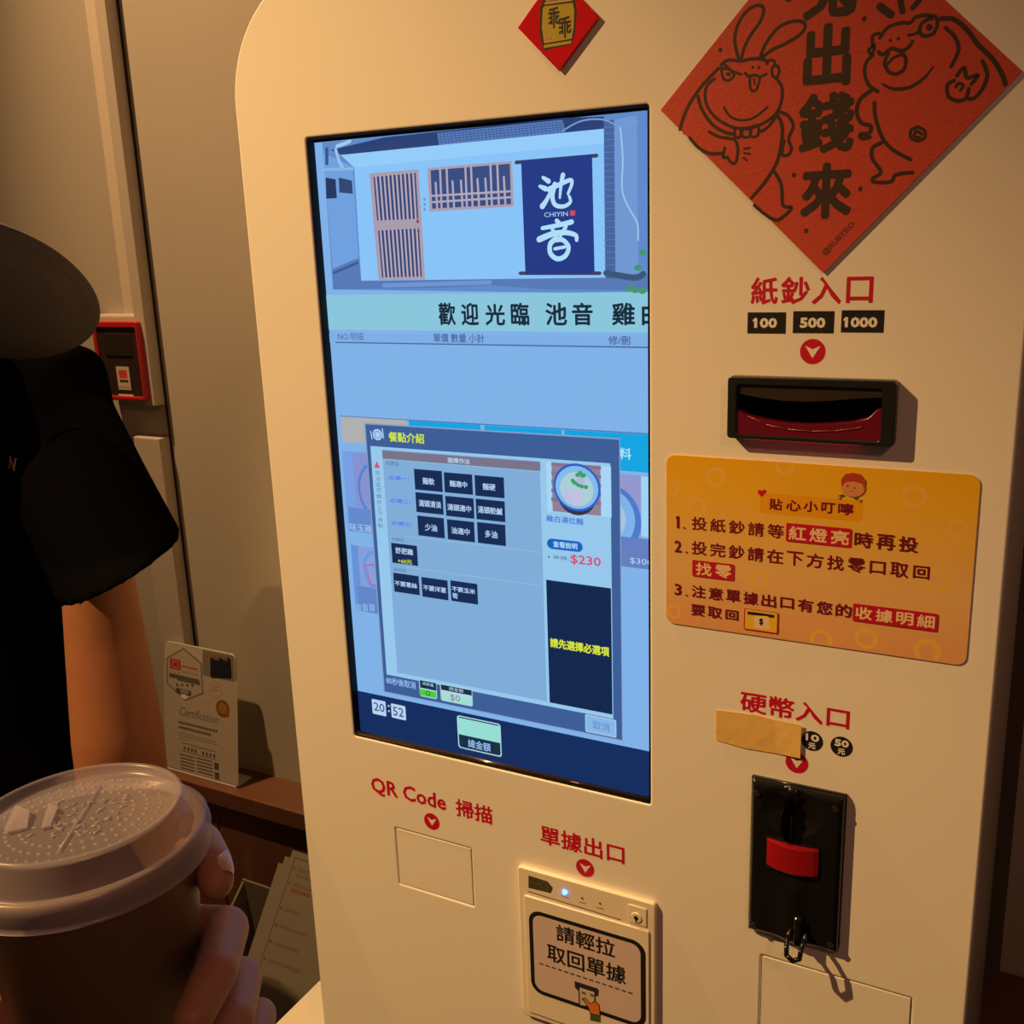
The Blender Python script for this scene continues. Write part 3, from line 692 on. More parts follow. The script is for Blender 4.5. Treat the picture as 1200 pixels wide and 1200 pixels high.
# ---- red headings, arrows and value marks printed on the panel
def heading(parts):
    p = Print(-0.0001); 
    for body, a, b, bold in parts: p.Z = None; p.text(body, *a, *b, M_RED, bold)
    return p.done('heading_lettering', kiosk)
heading([('紙', (880.2, 325), (911.2, 357), 0.0004), ('鈔', (915.7, 324.5), (948.5, 356.5), 0.0004), ('入', (952, 324.5), (985.3, 356.5), 0.0004), ('口', (992.4, 324.3), (1022.5, 355), 0.0004)])
heading([('硬幣入口', (867.7, 809), (995.1, 856), 0.0004)])
heading([('QR Code', (434, 909.5), (523.3, 953.5), 0.0005), ('掃描', (533.3, 935), (577.7, 967.3), 0.0004)])
heading([('單據出口', (632.7, 966), (732, 1014.2), 0.0004)])
def arrow(x, y, r):
    p = Print(-0.0001); c = p.P(x, y); p.disc(x, y, r, M_RED)
    p.poly([(c[0] - 0.60 * r, c[1] + 0.45 * r), (c[0], c[1] + 0.18 * r), (c[0] + 0.60 * r, c[1] + 0.45 * r), (c[0], c[1] - 0.52 * r)], M_WHITEINK, True)
    return p.done('arrow_mark', kiosk)
arrow(952.3, 412, 0.0077); arrow(933.8, 894, 0.0077); arrow(506, 962.7, 0.0077); arrow(685.7, 1017.3, 0.0078)
for s_, a, b, c, d in (('100', (876.2, 366), (920.6, 391.2), (884, 372.5), (910.5, 384.5)), ('500', (929.7, 364.6), (977, 390.8), (937.5, 372), (967, 384.5)), ('1000', (986.4, 363.5), (1035.4, 390), (990.3, 371.5), (1028, 384))):
    p = Print(-0.0001); p.rect(*a, *b, M_BLACKINK); p.text(s_, *c, *d, M_WHITEINK, 0.00042); g_ = p.rc(*c, *d)
    if s_[0] == '1': flag(p, g_[0], g_[3], 0.0007, M_WHITEINK)
    p.done('banknote_value_mark', kiosk)
for s_, c, r in (('10', (951.7, 868.4), 0.0072), ('50', (986.2, 875), 0.0072)):
    p = Print(-0.0001); p.disc(*c, r, M_BLACKINK); q = p.P(*c)
    p.text(s_, q[0] - 0.0046, q[1] - 0.0002, q[0] + 0.0046, q[1] + 0.0050, M_WHITEINK, 0.00035, plane=True)
    if s_ == '10': flag(p, q[0] - 0.0044, q[1] + 0.0050, 0.0006, M_WHITEINK)
    p.text('元', q[0] - 0.0024, q[1] - 0.0058, q[0] + 0.0024, q[1] - 0.0014, M_WHITEINK, 0.0002, plane=True); p.done('coin_value_mark', kiosk)

# ---- banknote acceptor
YB = -0.009
q = R2((852.7, 441.2), (1047, 524.5), YB)
bx0, bz0, bx1, bz1 = q
bill = plate('banknote_acceptor', rr(bx0, bz0, bx1, bz1, 0.0025, 4), [rr(bx0 + 0.006, bz0 + 0.003, bx1 - 0.008, bz1 - 0.005, 0.002, 3)], YB, 0.0, M_BLK, kiosk, bev=0.0008)
Zb = zm(4.286, 820, 300)
def bp(x, y, yy): v = W(*Zb(x, y), yy); return (v.x, v.z)
up_c = [(198, 692), (300, 712), (420, 728), (540, 733), (660, 728), (780, 718), (890, 712)]
lo_c = [(195, 775), (240, 800), (330, 822), (430, 838), (540, 846), (650, 842), (760, 834), (850, 812), (892, 770)]
ux0, uz0, ux1, uz1 = bx0 + 0.005, bz0 + 0.002, bx1 - 0.0065, bz1 - 0.004
up = [bp(x, y, YB + 0.003) for x, y in up_c]; lo = [bp(x, y, YB + 0.003) for x, y in lo_c]
plate('upper_visor', [(ux0, up[0][1])] + up + [(ux1, up[-1][1]), (ux1, uz1), (ux0, uz1)], [], YB + 0.002, YB + 0.009, mat('brown_black_plastic', (0.028, 0.020, 0.016), 0.35), bill, bev=0.0004)
RL = mat('red_lens', (0.10, 0.004, 0.010), 0.2, emit=(0.10, 0.0015, 0.006), es=0.22, spec=0.6)
plate('red_light_lip', [(ux0, uz0)] + [(ux1, uz0)] + [(ux1, lo[-1][1])] + lo[::-1] + [(ux0, lo[0][1])], [], YB + 0.0015, YB + 0.009, RL, bill, bev=0.0006)
box('slot_cavity', (ux0, YB + 0.0092, uz0), (ux1, -0.0004, uz1), mat('slot_black', (0.001, 0.001, 0.001), 1.0, spec=0.0), bill)
bm = bmesh.new(); pts = [Vector((*(bp(x, y, YB)[:1]), YB + 0.001, bp(x, y, YB)[1])) for x, y in ((240, 805), (330, 848), (440, 872), (560, 882), (680, 880), (780, 868), (815, 858))]
tube(bm, pts, 0.0003, 6); obj('lip_edge', bm, mat('clear_edge', (0.3, 0.1, 0.09), 0.15), bill, True)
box('glow_strip', (bx0 + 0.012, YB + 0.001, bz0 - 0.0002), (bx1 - 0.02, YB + 0.004, bz0 + 0.0012), mat('red_glow', (0.3, 0.0, 0.01), 0.3, emit=(0.8, 0.005, 0.04), es=0.8), bill)

# ---- coin acceptor: one moulded plate with a scooped coin funnel
YC = -0.0065
c_tl = W(879.5, 910.7, YC); c_br = W(984, 1121, YC); c_tr = W(991, 934, YC)
cx0, cx1, cz1 = c_tl.x, c_tr.x, c_tl.z; cz0 = W(879, 1090, YC).z - 0.001
coin = plate('coin_acceptor', [(cx0 + 0.006, cz0 - 0.0005), (cx1 - 0.004, cz0 - 0.0005), (cx1, cz0 + 0.004), (cx1, cz1 - 0.001), (cx0, cz1 - 0.001), (cx0, cz0 + 0.007)], [], -0.003, 0.0, M_BLKG, kiosk)
Zc = zm(3.75, 840, 880)
def cpnt(x, y, yy): v = W(*Zc(x, y), yy); return v
sc0 = cpnt(325, 330, YC - 0.004)
bm = bmesh.new(); NU, NV_ = 56, 96; grid = []
mx_, top_, bot_ = 0.004, 0.004, 0.004
for j in range(NV_ + 1):
    row = []
    for i in range(NU + 1):
        u = i / NU; v = j / NV_
        x = cx0 + 0.0005 + (cx1 - cx0 - 0.001) * u; z = cz1 - 0.0015 - (cz1 - cz0 - 0.002) * v
        e = min(1, min(x - cx0, cx1 - x) / 0.0035, min(cz1 - z, z - cz0) / 0.0045); h = 0.003 + 0.0045 * max(0, e) ** 0.6
        dx = (x - sc0.x) / 0.021; dz = (z - (sc0.z + 0.010)) / 0.019
        r2 = dx * dx + dz * dz
        if r2 < 1: h -= 0.0045 * (1 - r2) ** 0.9 if dz < 0.5 else 0.0045 * (1 - r2) ** 0.9 * (1 - (dz - .5) / .5)
        ax = abs(x - sc0.x)
        if z > sc0.z - 0.008: h += 0.0030 * math.exp(-(ax / 0.0042) ** 4) * min(1, max(0, (z - sc0.z + 0.008) / 0.004))
        if z < sc0.z - 0.03: h += 0.0030 * math.exp(-((x - sc0.x - 0.003) / 0.008) ** 2) * min(1, (sc0.z - 0.03 - z) / 0.02)
        row.append(bm.verts.new((x, -h, z)))
    grid.append(row)
for j in range(NV_):
    for i in range(NU): bm.faces.new((grid[j][i], grid[j + 1][i], grid[j + 1][i + 1], grid[j][i + 1]))
edge = [grid[0][i] for i in range(NU + 1)] + [grid[j][NU] for j in range(1, NV_ + 1)] + [grid[NV_][i] for i in range(NU - 1, -1, -1)] + [grid[j][0] for j in range(NV_ - 1, 0, -1)]
bw = [bm.verts.new((v.co.x, -0.001, v.co.z)) for v in edge]
for i in range(len(edge)): bm.faces.new((edge[i], edge[(i + 1) % len(edge)], bw[(i + 1) % len(edge)], bw[i]))
obj('moulded_face', bm, M_BLKG, coin, True)
s0 = cpnt(310, 215, -0.009); s1 = cpnt(322, 390, -0.009)
box('coin_slot', (s0.x - 0.0012, -0.0118, s1.z), (s0.x + 0.0022, -0.004, s0.z), mat('slot_black', (0.003, 0.003, 0.003), 0.7), coin, bev=0.0004)
for sx in (-0.0032, 0.0040): box('slot_cheek', (s0.x + sx - 0.0008, -0.0125, s1.z + 0.002), (s0.x + sx + 0.0008, -0.004, s0.z - 0.01), M_BLKG, coin, bev=0.0006)
b0 = cpnt(218, 385, -0.011); b1 = cpnt(440, 562, -0.011)
bm = bmesh.new(); n = 12; F_ = []; 
for i in range(n + 1):
    t = i / n; x = b0.x + (b1.x - b0.x) * t; yb = -0.0085 - 0.0035 * math.sin(math.pi * t) ** 0.7
    dz = -0.0012 * math.sin(math.pi * t)
    F_.append([bm.verts.new((x, y, z)) for y, z in ((-0.003, b0.z + dz), (yb, b0.z + dz - 0.0004), (yb - 0.0006, b0.z + dz - 0.0016), (yb - 0.0006, b1.z + dz + 0.0012), (yb, b1.z + dz), (-0.003, b1.z + dz))])
for i in range(n):
    for k in range(5): bm.faces.new((F_[i][k], F_[i + 1][k], F_[i + 1][k + 1], F_[i][k + 1]))
bm.faces.new(F_[0]); bm.faces.new(F_[-1][::-1])
tag(obj('return_button', bm, mat('red_button', (0.30, 0.008, 0.014), 0.2), coin, False), 'red return button')
box('button_rim', (b0.x - 0.0008, -0.0088, b1.z - 0.0026), (b1.x + 0.0006, -0.004, b0.z + 0.0006), M_BLKG, coin, bev=0.0008)
for x_, y_ in ((176, 187), (520, 258), (163, 770), (497, 857)):
    c_ = cpnt(x_, y_, -0.008); bm = bmesh.new(); cone(bm, Vector((c_.x, -0.004, c_.z)), Vector((c_.x, -0.0085, c_.z)), 0.0026, 0.0023, 18)
    s_ = obj('screw', bm, mat('dark_steel', (0.25, 0.22, 0.17), 0.35, metal=1.0), coin, False)
    pp = Print(-0.0086); pp.poly([(c_.x - 0.0016, c_.z - 0.0003), (c_.x + 0.0016, c_.z - 0.0003), (c_.x + 0.0016, c_.z + 0.0003), (c_.x - 0.0016, c_.z + 0.0003)], M_GAP, True)
    pp.poly([(c_.x - 0.0003, c_.z - 0.0016), (c_.x + 0.0003, c_.z - 0.0016), (c_.x + 0.0003, c_.z + 0.0016), (c_.x - 0.0003, c_.z + 0.0016)], M_GAP, True)
    k_ = pp.done('screw_recess', None); me_ = k_.data; bpy.data.objects.remove(k_)
    b2 = bmesh.new(); b2.from_mesh(s_.data); n0 = len(b2.faces); b2.from_mesh(me_)
    b2.faces.ensure_lookup_table()
    for f in b2.faces[n0:]: f.material_index = 1
    b2.to_mesh(s_.data); b2.free(); s_.data.materials.append(M_GAP)
ra = cpnt(318, 790, -0.012); rb = cpnt(392, 800, -0.012); rc_ = cpnt(345, 893, -0.016)
bm = bmesh.new(); mid = (ra.x + rb.x) / 2; 
loop = [Vector((ra.x + 0.001, -0.006, ra.z)), Vector((ra.x, -0.016, ra.z - 0.002)), Vector((ra.x + 0.0008, -0.022, rc_.z + 0.010)), Vector((mid - 0.0045, -0.0235, rc_.z + 0.003)), Vector((mid, -0.024, rc_.z)), Vector((mid + 0.0045, -0.0235, rc_.z + 0.003)), Vector((rb.x - 0.0008, -0.022, rc_.z + 0.010)), Vector((rb.x, -0.016, ra.z - 0.002)), Vector((rb.x - 0.001, -0.006, ra.z))]
tube(bm, loop, 0.0017, 12); obj('coin_guard_loop', bm, M_BLKG, coin, True)
bm = bmesh.new(); add_box(bm, (mid - 0.003, -0.013, rc_.z + 0.003), (mid + 0.003, -0.005, ra.z + 0.012), 0.002, 3); obj('reject_chute', bm, M_BLKG, coin)

# ---- receipt printer
YP = -0.0045
Zp = zm(5.4545, 600, 980)
t_l = W(*Zp(33, 190), YP); t_r = W(*Zp(915, 440), YP); px0, px1, pz1 = t_l.x, t_r.x, t_l.z; pz0 = W(617, 1190, YP).z
prn = plate('receipt_printer', rr(px0, pz0, px1, pz1, 0.003, 4), [], YP, 0.0, M_PRN, kiosk, bev=0.0012, seg=3)
def R3(a, b, yy): 
    p_ = W(*Zp(*a), yy); q_ = W(*Zp(*b), yy); return (min(p_.x, q_.x), min(p_.z, q_.z), max(p_.x, q_.x), max(p_.z, q_.z))
cz_ = W(*Zp(82, 372), YP).z; crx = W(*Zp(878, 625), YP).x; clx = W(*Zp(82, 372), YP).x
plate('paper_cover', rr(clx, pz0 + 0.006, crx, cz_, 0.0012, 3), [], YP - 0.0014, YP + 0.001, M_PRN, prn, bev=0.0005)
p = Print(YP); p.Z = Zp
p.poly([(105, 250), (225, 288), (262, 330), (250, 365), (105, 330)], ink(70, 68, 52)); p.disc(205, 318, 0.0036, ink(96, 94, 76), r0=0.0029); p.rect(118, 290, 172, 312, ink(92, 90, 72)); p.done('logo_plate', prn)
p = Print(YP); p.Z = Zp; p.stroke([(105, 353), (695, 535)], mat('groove', (0.10, 0.07, 0.06), 0.6), 0.0009, smooth=False)
p.stroke([(150, 400), (800, 604)], MATS['groove'], 0.0006, smooth=False); p.done('groove_line', prn)
bm = bmesh.new(); c_ = W(*Zp(338, 357), YP); cone(bm, Vector((c_.x, YP + 0.001, c_.z)), Vector((c_.x, YP - 0.0008, c_.z)), 0.0021, 0.0017, 16)
tag(obj('indicator_light', bm, mat('blue_led', (0.02, 0.05, 0.4), 0.2, emit=(0.02, 0.16, 1.0), es=22.0), prn), 'glowing blue indicator light')
for x_, y_, c in ((448, 393, (70, 50, 60)), (562, 427, (50, 80, 40))):
    c_ = W(*Zp(x_, y_), YP); bm = bmesh.new(); cone(bm, Vector((c_.x, YP + 0.001, c_.z)), Vector((c_.x, YP - 0.0006, c_.z)), 0.0009, 0.0007, 12); obj('indicator_light', bm, ink(*c), prn)
p = Print(YP); p.Z = Zp
for x_, y_ in ((318, 382), (430, 420), (542, 455)): p.stroke([(x_, y_), (x_ + 42, y_ + 12)], ink(120, 95, 80), 0.0007, smooth=False)
p.done('caption_print', prn)
k0 = R3((742, 430), (862, 580), YP)
plate('key_plate', rr(k0[0], k0[1], k0[2], k0[3], 0.0008, 2), [], YP - 0.0008, YP, M_PRN, prn, bev=0.0003)
c_ = W(*Zp(798, 515), YP); bm = bmesh.new(); cone(bm, Vector((c_.x, YP, c_.z)), Vector((c_.x, YP - 0.0016, c_.z)), 0.0046, 0.0040, 24); obj('key_barrel', bm, M_PRN, prn)
bm = bmesh.new(); cone(bm, Vector((c_.x, YP, c_.z)), Vector((c_.x, YP - 0.0018, c_.z)), 0.0022, 0.0018, 18); add_box(bm, (c_.x - 0.0004, YP - 0.0019, c_.z - 0.004), (c_.x + 0.0004, YP, c_.z)); obj('keyhole', bm, mat('dark_steel', (0.25, 0.22, 0.17), 0.35, metal=1.0), prn)
p = Print(YP - 0.0015); p.Z = Zp; p.base = YP - 0.0015
a = p.P(105, 465); b = p.P(856, 1195); 
stz0 = a[1] - 0.078
p.poly(rr(a[0], stz0, b[0], a[1] + 0.0006, 0.011, 8), M_BLACKINK, True); p.poly(rr(a[0] + 0.0036, stz0 + 0.0036, b[0] - 0.0042, a[1] - 0.0030, 0.0078, 8), mat('sticker_pink', (0.62, 0.50, 0.52), 0.5), True)
p.text('請輕拉', 280, 557, 660, 783, M_BLACKINK, 0.00035); p.text('取回單據', 222, 680, 730, 956, M_BLACKINK, 0.00035)
a = p.P(175, 812); b = p.P(785, 1018)
for k in range(15):
    t = k / 15; x_ = a[0] + (b[0] - a[0]) * t; p.poly([(x_, a[1] - 0.0006), (x_ + (b[0] - a[0]) / 15 * 0.68, a[1] - 0.0006), (x_ + (b[0] - a[0]) / 15 * 0.68, a[1] + 0.0006), (x_, a[1] + 0.0006)], M_BLACKINK, True)
p.poly([(400, 925), (545, 972), (556, 985), (552, 1022), (530, 1022), (420, 985), (402, 965)], ink(44, 44, 46))
p.poly([(424, 958), (535, 992), (535, 1100), (428, 1086)], M_BLACKINK); p.poly([(432, 966), (527, 996), (525, 1092), (436, 1078)], ink(196, 190, 180))
for x_, y_ in ((445, 990), (445, 1030), (500, 1005)): p.rect(x_, y_, x_ + 28, y_ + 26, ink(110, 105, 100))
p.poly([(450, 1038), (468, 1030), (505, 1068), (530, 1048), (562, 1080), (566, 1150), (500, 1136), (482, 1090)], ink(28, 22, 20)); p.poly([(456, 1040), (468, 1036), (505, 1074), (530, 1056), (556, 1084), (560, 1144), (504, 1130), (488, 1088)], ink(216, 118, 44))
p.poly([(500, 1134), (566, 1150), (566, 1190), (500, 1176)], ink(70, 96, 30)); p.done('pull_here_sticker', prn)

# ------------------------------------------------------------------ things stuck on the kiosk
# notice sticker
YN = -0.0009
a = W(781, 532.7, YN); b = W(1131.7, 780.7, YN)
NM = bpy.data.materials.new('notice_print'); NM.use_nodes = True; nt = NM.node_tree
tc = nt.nodes.new('ShaderNodeTexCoord'); sx = nt.nodes.new('ShaderNodeSeparateXYZ'); mr = nt.nodes.new('ShaderNodeMapRange'); cr = nt.nodes.new('ShaderNodeValToRGB')
nt.links.new(tc.outputs['Object'], sx.inputs[0]); nt.links.new(sx.outputs['Z'], mr.inputs[0]); mr.inputs[1].default_value = b.z; mr.inputs[2].default_value = a.z
nt.links.new(mr.outputs[0], cr.inputs[0]); cr.color_ramp.elements[0].color = (0.74, 0.37, 0.17, 1); cr.color_ramp.elements[1].color = (0.78, 0.44, 0.012, 1)
e = cr.color_ramp.elements.new(0.35); e.color = (0.74, 0.47, 0.19, 1); e = cr.color_ramp.elements.new(0.8); e.color = (0.78, 0.46, 0.03, 1)
nt.links.new(cr.outputs[0], nt.nodes['Principled BSDF'].inputs['Base Color']); nt.nodes['Principled BSDF'].inputs['Roughness'].default_value = 0.38
note = empty('notice_sticker', ((a.x + b.x) / 2, 0, b.z), 'yellow printed notice sticker with three numbered lines and a cartoon boy', 'sticker')
plate('sticker_sheet', rr(a.x, b.z, b.x, a.z, 0.006, 6), [], YN, -0.0001, NM, note)
p = Print(YN).z(3, 770, 520)
RING = mat('ring_print', (0.78, 0.49, 0.095), 0.4); MAR = mat('maroon_print', (0.16, 0.006, 0.02), 0.4); CRM = mat('crimson_print', (0.50, 0.008, 0.035), 0.4); CRW = mat('cream_print', (0.80, 0.62, 0.36), 0.4); ORG = mat('orange_print', (0.76, 0.36, 0.006), 0.4)
for x_, y_, r_ in ((205, 118, 36), (140, 222, 34), (905, 185, 38), (950, 728, 42), (735, 685, 38), (577, 688, 38), (50, 160, 30), (450, 78, 34), (985, 480, 42), (360, 480, 34), (60, 590, 28), (1060, 300, 34)): 
    c_ = p.P(x_, y_); ro, ri = r_ * 0.000188, r_ * 0.000118; vv = []; ff = []
    for k in range(48):
        t0, t1 = 2 * math.pi * k / 48, 2 * math.pi * (k + 1) / 48
        q_ = [(c_[0] + r * math.cos(t), c_[1] + r * math.sin(t)) for r, t in ((ro, t0), (ro, t1), (ri, t1), (ri, t0))]
        if all(a.x < u[0] < b.x and b.z < u[1] < a.z for u in q_): ff.append([len(vv) + i for i in range(4)]); vv += q_
    p.raw(vv, ff, RING)
g = p.rc(362, 172, 722, 275)
p.poly(rr(g[0], g[1], g[2], g[3], 0.0028, 5), ORG, True)
for ch, x0, y0, x1, y1 in (('貼', 395, 191, 441, 236), ('心', 454, 196, 506, 240), ('小', 515, 199, 566, 243), ('叮', 578, 205, 626, 248), ('嚀', 637, 207, 690, 254)): p.text(ch, x0, y0, x1, y1, MAR, 0.0003)
p.poly([(352, 170), (360, 161), (368, 166), (378, 159), (386, 168), (368, 188)], CRM)
def row(s_, x0, y0, x1, y1, m, n, bold=0.00022):
    w_ = (x1 - x0) / (n + (n - 1) * 0.22)
    for k, ch in enumerate(s_):
        xa = x0 + k * w_ * 1.22; ya = y0 + (y1 - y0) * 0; g0 = p.rc(x0, y0, x1, y1); ww = (g0[2] - g0[0]) / (n + (n - 1) * 0.2)
        xa = g0[0] + k * ww * 1.2; hh = g0[3] - g0[1]; s2 = 0.12 * hh if ch in '口回' else 0.0
        p.text(ch, xa + s2 * .5, g0[1] + s2 * .6, xa + ww - s2 * .5, g0[3] - s2 * .6, m, bold, plane=True)
row('投紙鈔請等', 122, 255, 445, 335, MAR, 5); row('投完鈔請在下方找零口取回', 122, 340, 960, 482, MAR, 12); row('注意單據出口有您的', 122, 495, 683, 612, MAR, 9); row('要取回', 120, 562, 288, 625, MAR, 3); row('時再投', 695, 308, 915, 384, MAR, 3)
for s_, x0, y0, x1, y1 in (('1', 66, 253, 78, 296), ('2', 62, 338, 86, 382), ('3', 62, 490, 86, 533)):
    p.text(s_, x0 + (4 if s_ == '1' else 0), y0, x1, y1, MAR, 0.0002)
    if s_ == '1': g_ = p.rc(x0 + 4, y0, x1, y1); flag(p, g_[0], g_[3], 0.0006, MAR)
    p.disc(x1 + 18, y1 - 1, 0.0007, MAR, n=10)
for s_, q, t, n in (('紅燈亮', (455, 277, 682, 365), (464, 287, 674, 357), 3), ('找零', (125, 407, 271, 482), (137, 415, 262, 475), 2), ('收據明細', (690, 560, 985, 661), (699, 570, 975, 650), 4)):
    p.rect(*q, CRM, 0.001); row(s_, *t, CRW, n)
p.rect(307, 577, 425, 668, CRM, 0.0008); p.rect(311, 580, 421, 664, mat('yellow_print', (0.78, 0.5, 0.03), 0.4)); p.rect(318, 588, 414, 612, M_BLACKINK, 0.001); p.poly([(343, 602), (392, 606), (396, 652), (340, 646)], CRW); p.text('$', 360, 612, 374, 640, M_BLACKINK, 0.0003)
p.disc(690, 152, 0.0072, mat('face_print', (0.62, 0.28, 0.12), 0.4), 0.0062); p.poly([(650, 150), (648, 125), (662, 106), (690, 101), (718, 108), (734, 130), (730, 165), (722, 140), (690, 132), (664, 134)], mat('hair_print', (0.42, 0.05, 0.02), 0.4))
p.disc(671, 147, 0.0006, MAR, n=8); p.disc(695, 155, 0.0006, MAR, n=8); p.stroke([(678, 165), (684, 167), (689, 166)], MAR, 0.0003); p.stroke([(640, 183), (655, 180)], mat('green_print', (0.05, 0.12, 0.06), 0.4), 0.0012, smooth=False); p.stroke([(695, 190), (708, 192)], MATS['green_print'], 0.0012, smooth=False)
p.disc(640, 188, 0.0011, MATS['face_print'], n=10); p.disc(712, 197, 0.0011, MATS['face_print'], n=10)
p.done('notice_lettering', note)

# tape
bm = bmesh.new(); TQ = [(88, 195), (300, 222), (400, 247), (552, 272), (545, 452), (420, 432), (240, 402), (88, 358)]
Zt = zm(4.615, 820, 790); fr = []; bk2 = []
for i, (x_, y_) in enumerate(TQ):
    v = W(*Zt(x_, y_), -0.0012); lift = 0.0016 if x_ > 500 else 0.0
    fr.append(bm.verts.new((v.x, -0.0008 - lift, v.z))); bk2.append(bm.verts.new((v.x, -0.0004 - lift, v.z)))
for i in (0, 1, 2): 
    bm.faces.new((fr[i], fr[i + 1], fr[6 - i], fr[7 - i])); bm.faces.new((bk2[i], bk2[7 - i], bk2[6 - i], bk2[i + 1]))
for i in range(8): bm.faces.new((fr[i], bk2[i], bk2[(i + 1) % 8], fr[(i + 1) % 8]))
tag(obj('masking_tape', bm, mat('tape_yellow', (0.74, 0.50, 0.17), 0.38, bump=0.5, bscale=90, vary=0.06, vscale=60)), 'strip of yellow masking tape stuck over the coin value marks', 'tape')

# small red diamond charm
YD = -0.0030
pl_, pb, pr_ = (W(606.3, 32.5, YD), W(655, 83.4, YD), W(702, 20, YD)); ptop = pl_ + pr_ - pb
sm = empty('diamond_charm', (pb.x, 0, pb.z), 'small glossy red diamond sign with a yellow snack bag, above the screen', 'sign')
plate('plaque', [(pb.x, pb.z), (pr_.x, pr_.z), (ptop.x, ptop.z), (pl_.x, pl_.z)], [], YD, -0.0002, mat('red_gloss', (0.55, 0.004, 0.012), 0.22, coat=0.5), sm, bev=0.0006)
p = Print(YD).z(9.23, 590, 0)
DB = mat('bag_outline', (0.02, 0.008, 0.01), 0.4); YG = mat('bag_yellow', (0.42, 0.34, 0.02), 0.4); TN = mat('bag_tan', (0.50, 0.33, 0.12), 0.4)
p.poly([(395, 90), (430, -20), (440, -120), (760, -160), (770, -20), (795, 120), (775, 350), (740, 482), (430, 545), (388, 330)], DB)
p.poly([(425, 90), (445, 68), (750, 30), (765, 120), (758, 300), (738, 418), (440, 470), (415, 300)], YG)
p.poly([(436, 488), (735, 438), (732, 470), (436, 520)], YG); p.poly([(445, 50), (748, 8), (745, -20), (450, 22)], TN); p.rect(455, -110, 745, -30, YG)
p.poly([(438, 395), (545, 378), (540, 440), (440, 462)], TN)
p.text('乖', 480, 85, 612, 300, DB, 0.0003); p.text('乖', 592, 188, 738, 402, DB, 0.0003); p.stroke([(455, 412), (458, 442)], DB, 0.0003); p.stroke([(480, 408), (490, 440)], DB, 0.0003); p.stroke([(510, 402), (525, 434)], DB, 0.0003)
p.done('bag_print', sm)

# large red new-year diamond with brush lettering and two line-drawn toads
YR = -0.0018
vl, vb, vr = W(774, 129, YR), W(964.6, 320, YR), W(1198, 83.6, YR); vt = vl + vr - vb
big = empty('spring_festival_poster', (vb.x, 0, vb.z), 'large red paper diamond with black lettering and two line-drawn toads', 'poster')
RP = mat('red_paper', (0.50, 0.055, 0.035), 0.55, bump=0.2, bscale=400, vary=0.04, vscale=20)
plate('red_paper', [(vb.x, vb.z), (vr.x, vr.z), (vt.x, vt.z), (vl.x, vl.z)], [], YR, -0.0011, RP, big)
IK = mat('poster_ink', (0.035, 0.018, 0.012), 0.55)
for ch, x0, y0, x1, y1 in (('兔', 495, -140, 665, 48), ('出', 498, 83, 645, 272), ('錢', 482, 302, 655, 484), ('來', 488, 525, 648, 697)): p = Print(YR).z(2.7273, 760, 0); p.text(ch, x0, y0, x1, y1, IK, 0.0013); p.done('brush_character', big)
p = Print(YR).z(2.7273, 760, 0)
a = Vector(p.P(560, 812)); b = Vector(p.P(656, 714)); d = b - a
p.text_rot('@RUBYKO', (a.x + b.x) / 2, (a.y + b.y) / 2, d.length, 0.0042, math.atan2(d.y, d.x), mat('poster_ink_faint', (0.17, 0.03, 0.022), 0.55), 0.0003)
p.done('signature', big); p = Print(YR).z(2.7273, 760, 0)
for x_, y_ in ((230, 160), (465, 560), (504, 738), (677, 604), (690, 60)): p.disc(x_, y_, 0.0013, IK, 0.0015, n=10)
p.stroke([(440, 0), (452, 2)], IK, 0.0015)
tag(p.done('ink_dots', big), kind='stuff')
WL = 0.0020
def toad(strokes, z, name):
    p = Print(YR); p.z(*z)
    for s_ in strokes:
        pts, w_ = s_[0], s_[1]; p.stroke(pts, IK, w_, taper=len(s_) > 2)
    p.done(name, big)
ZA = (4.6154, 780, 0)
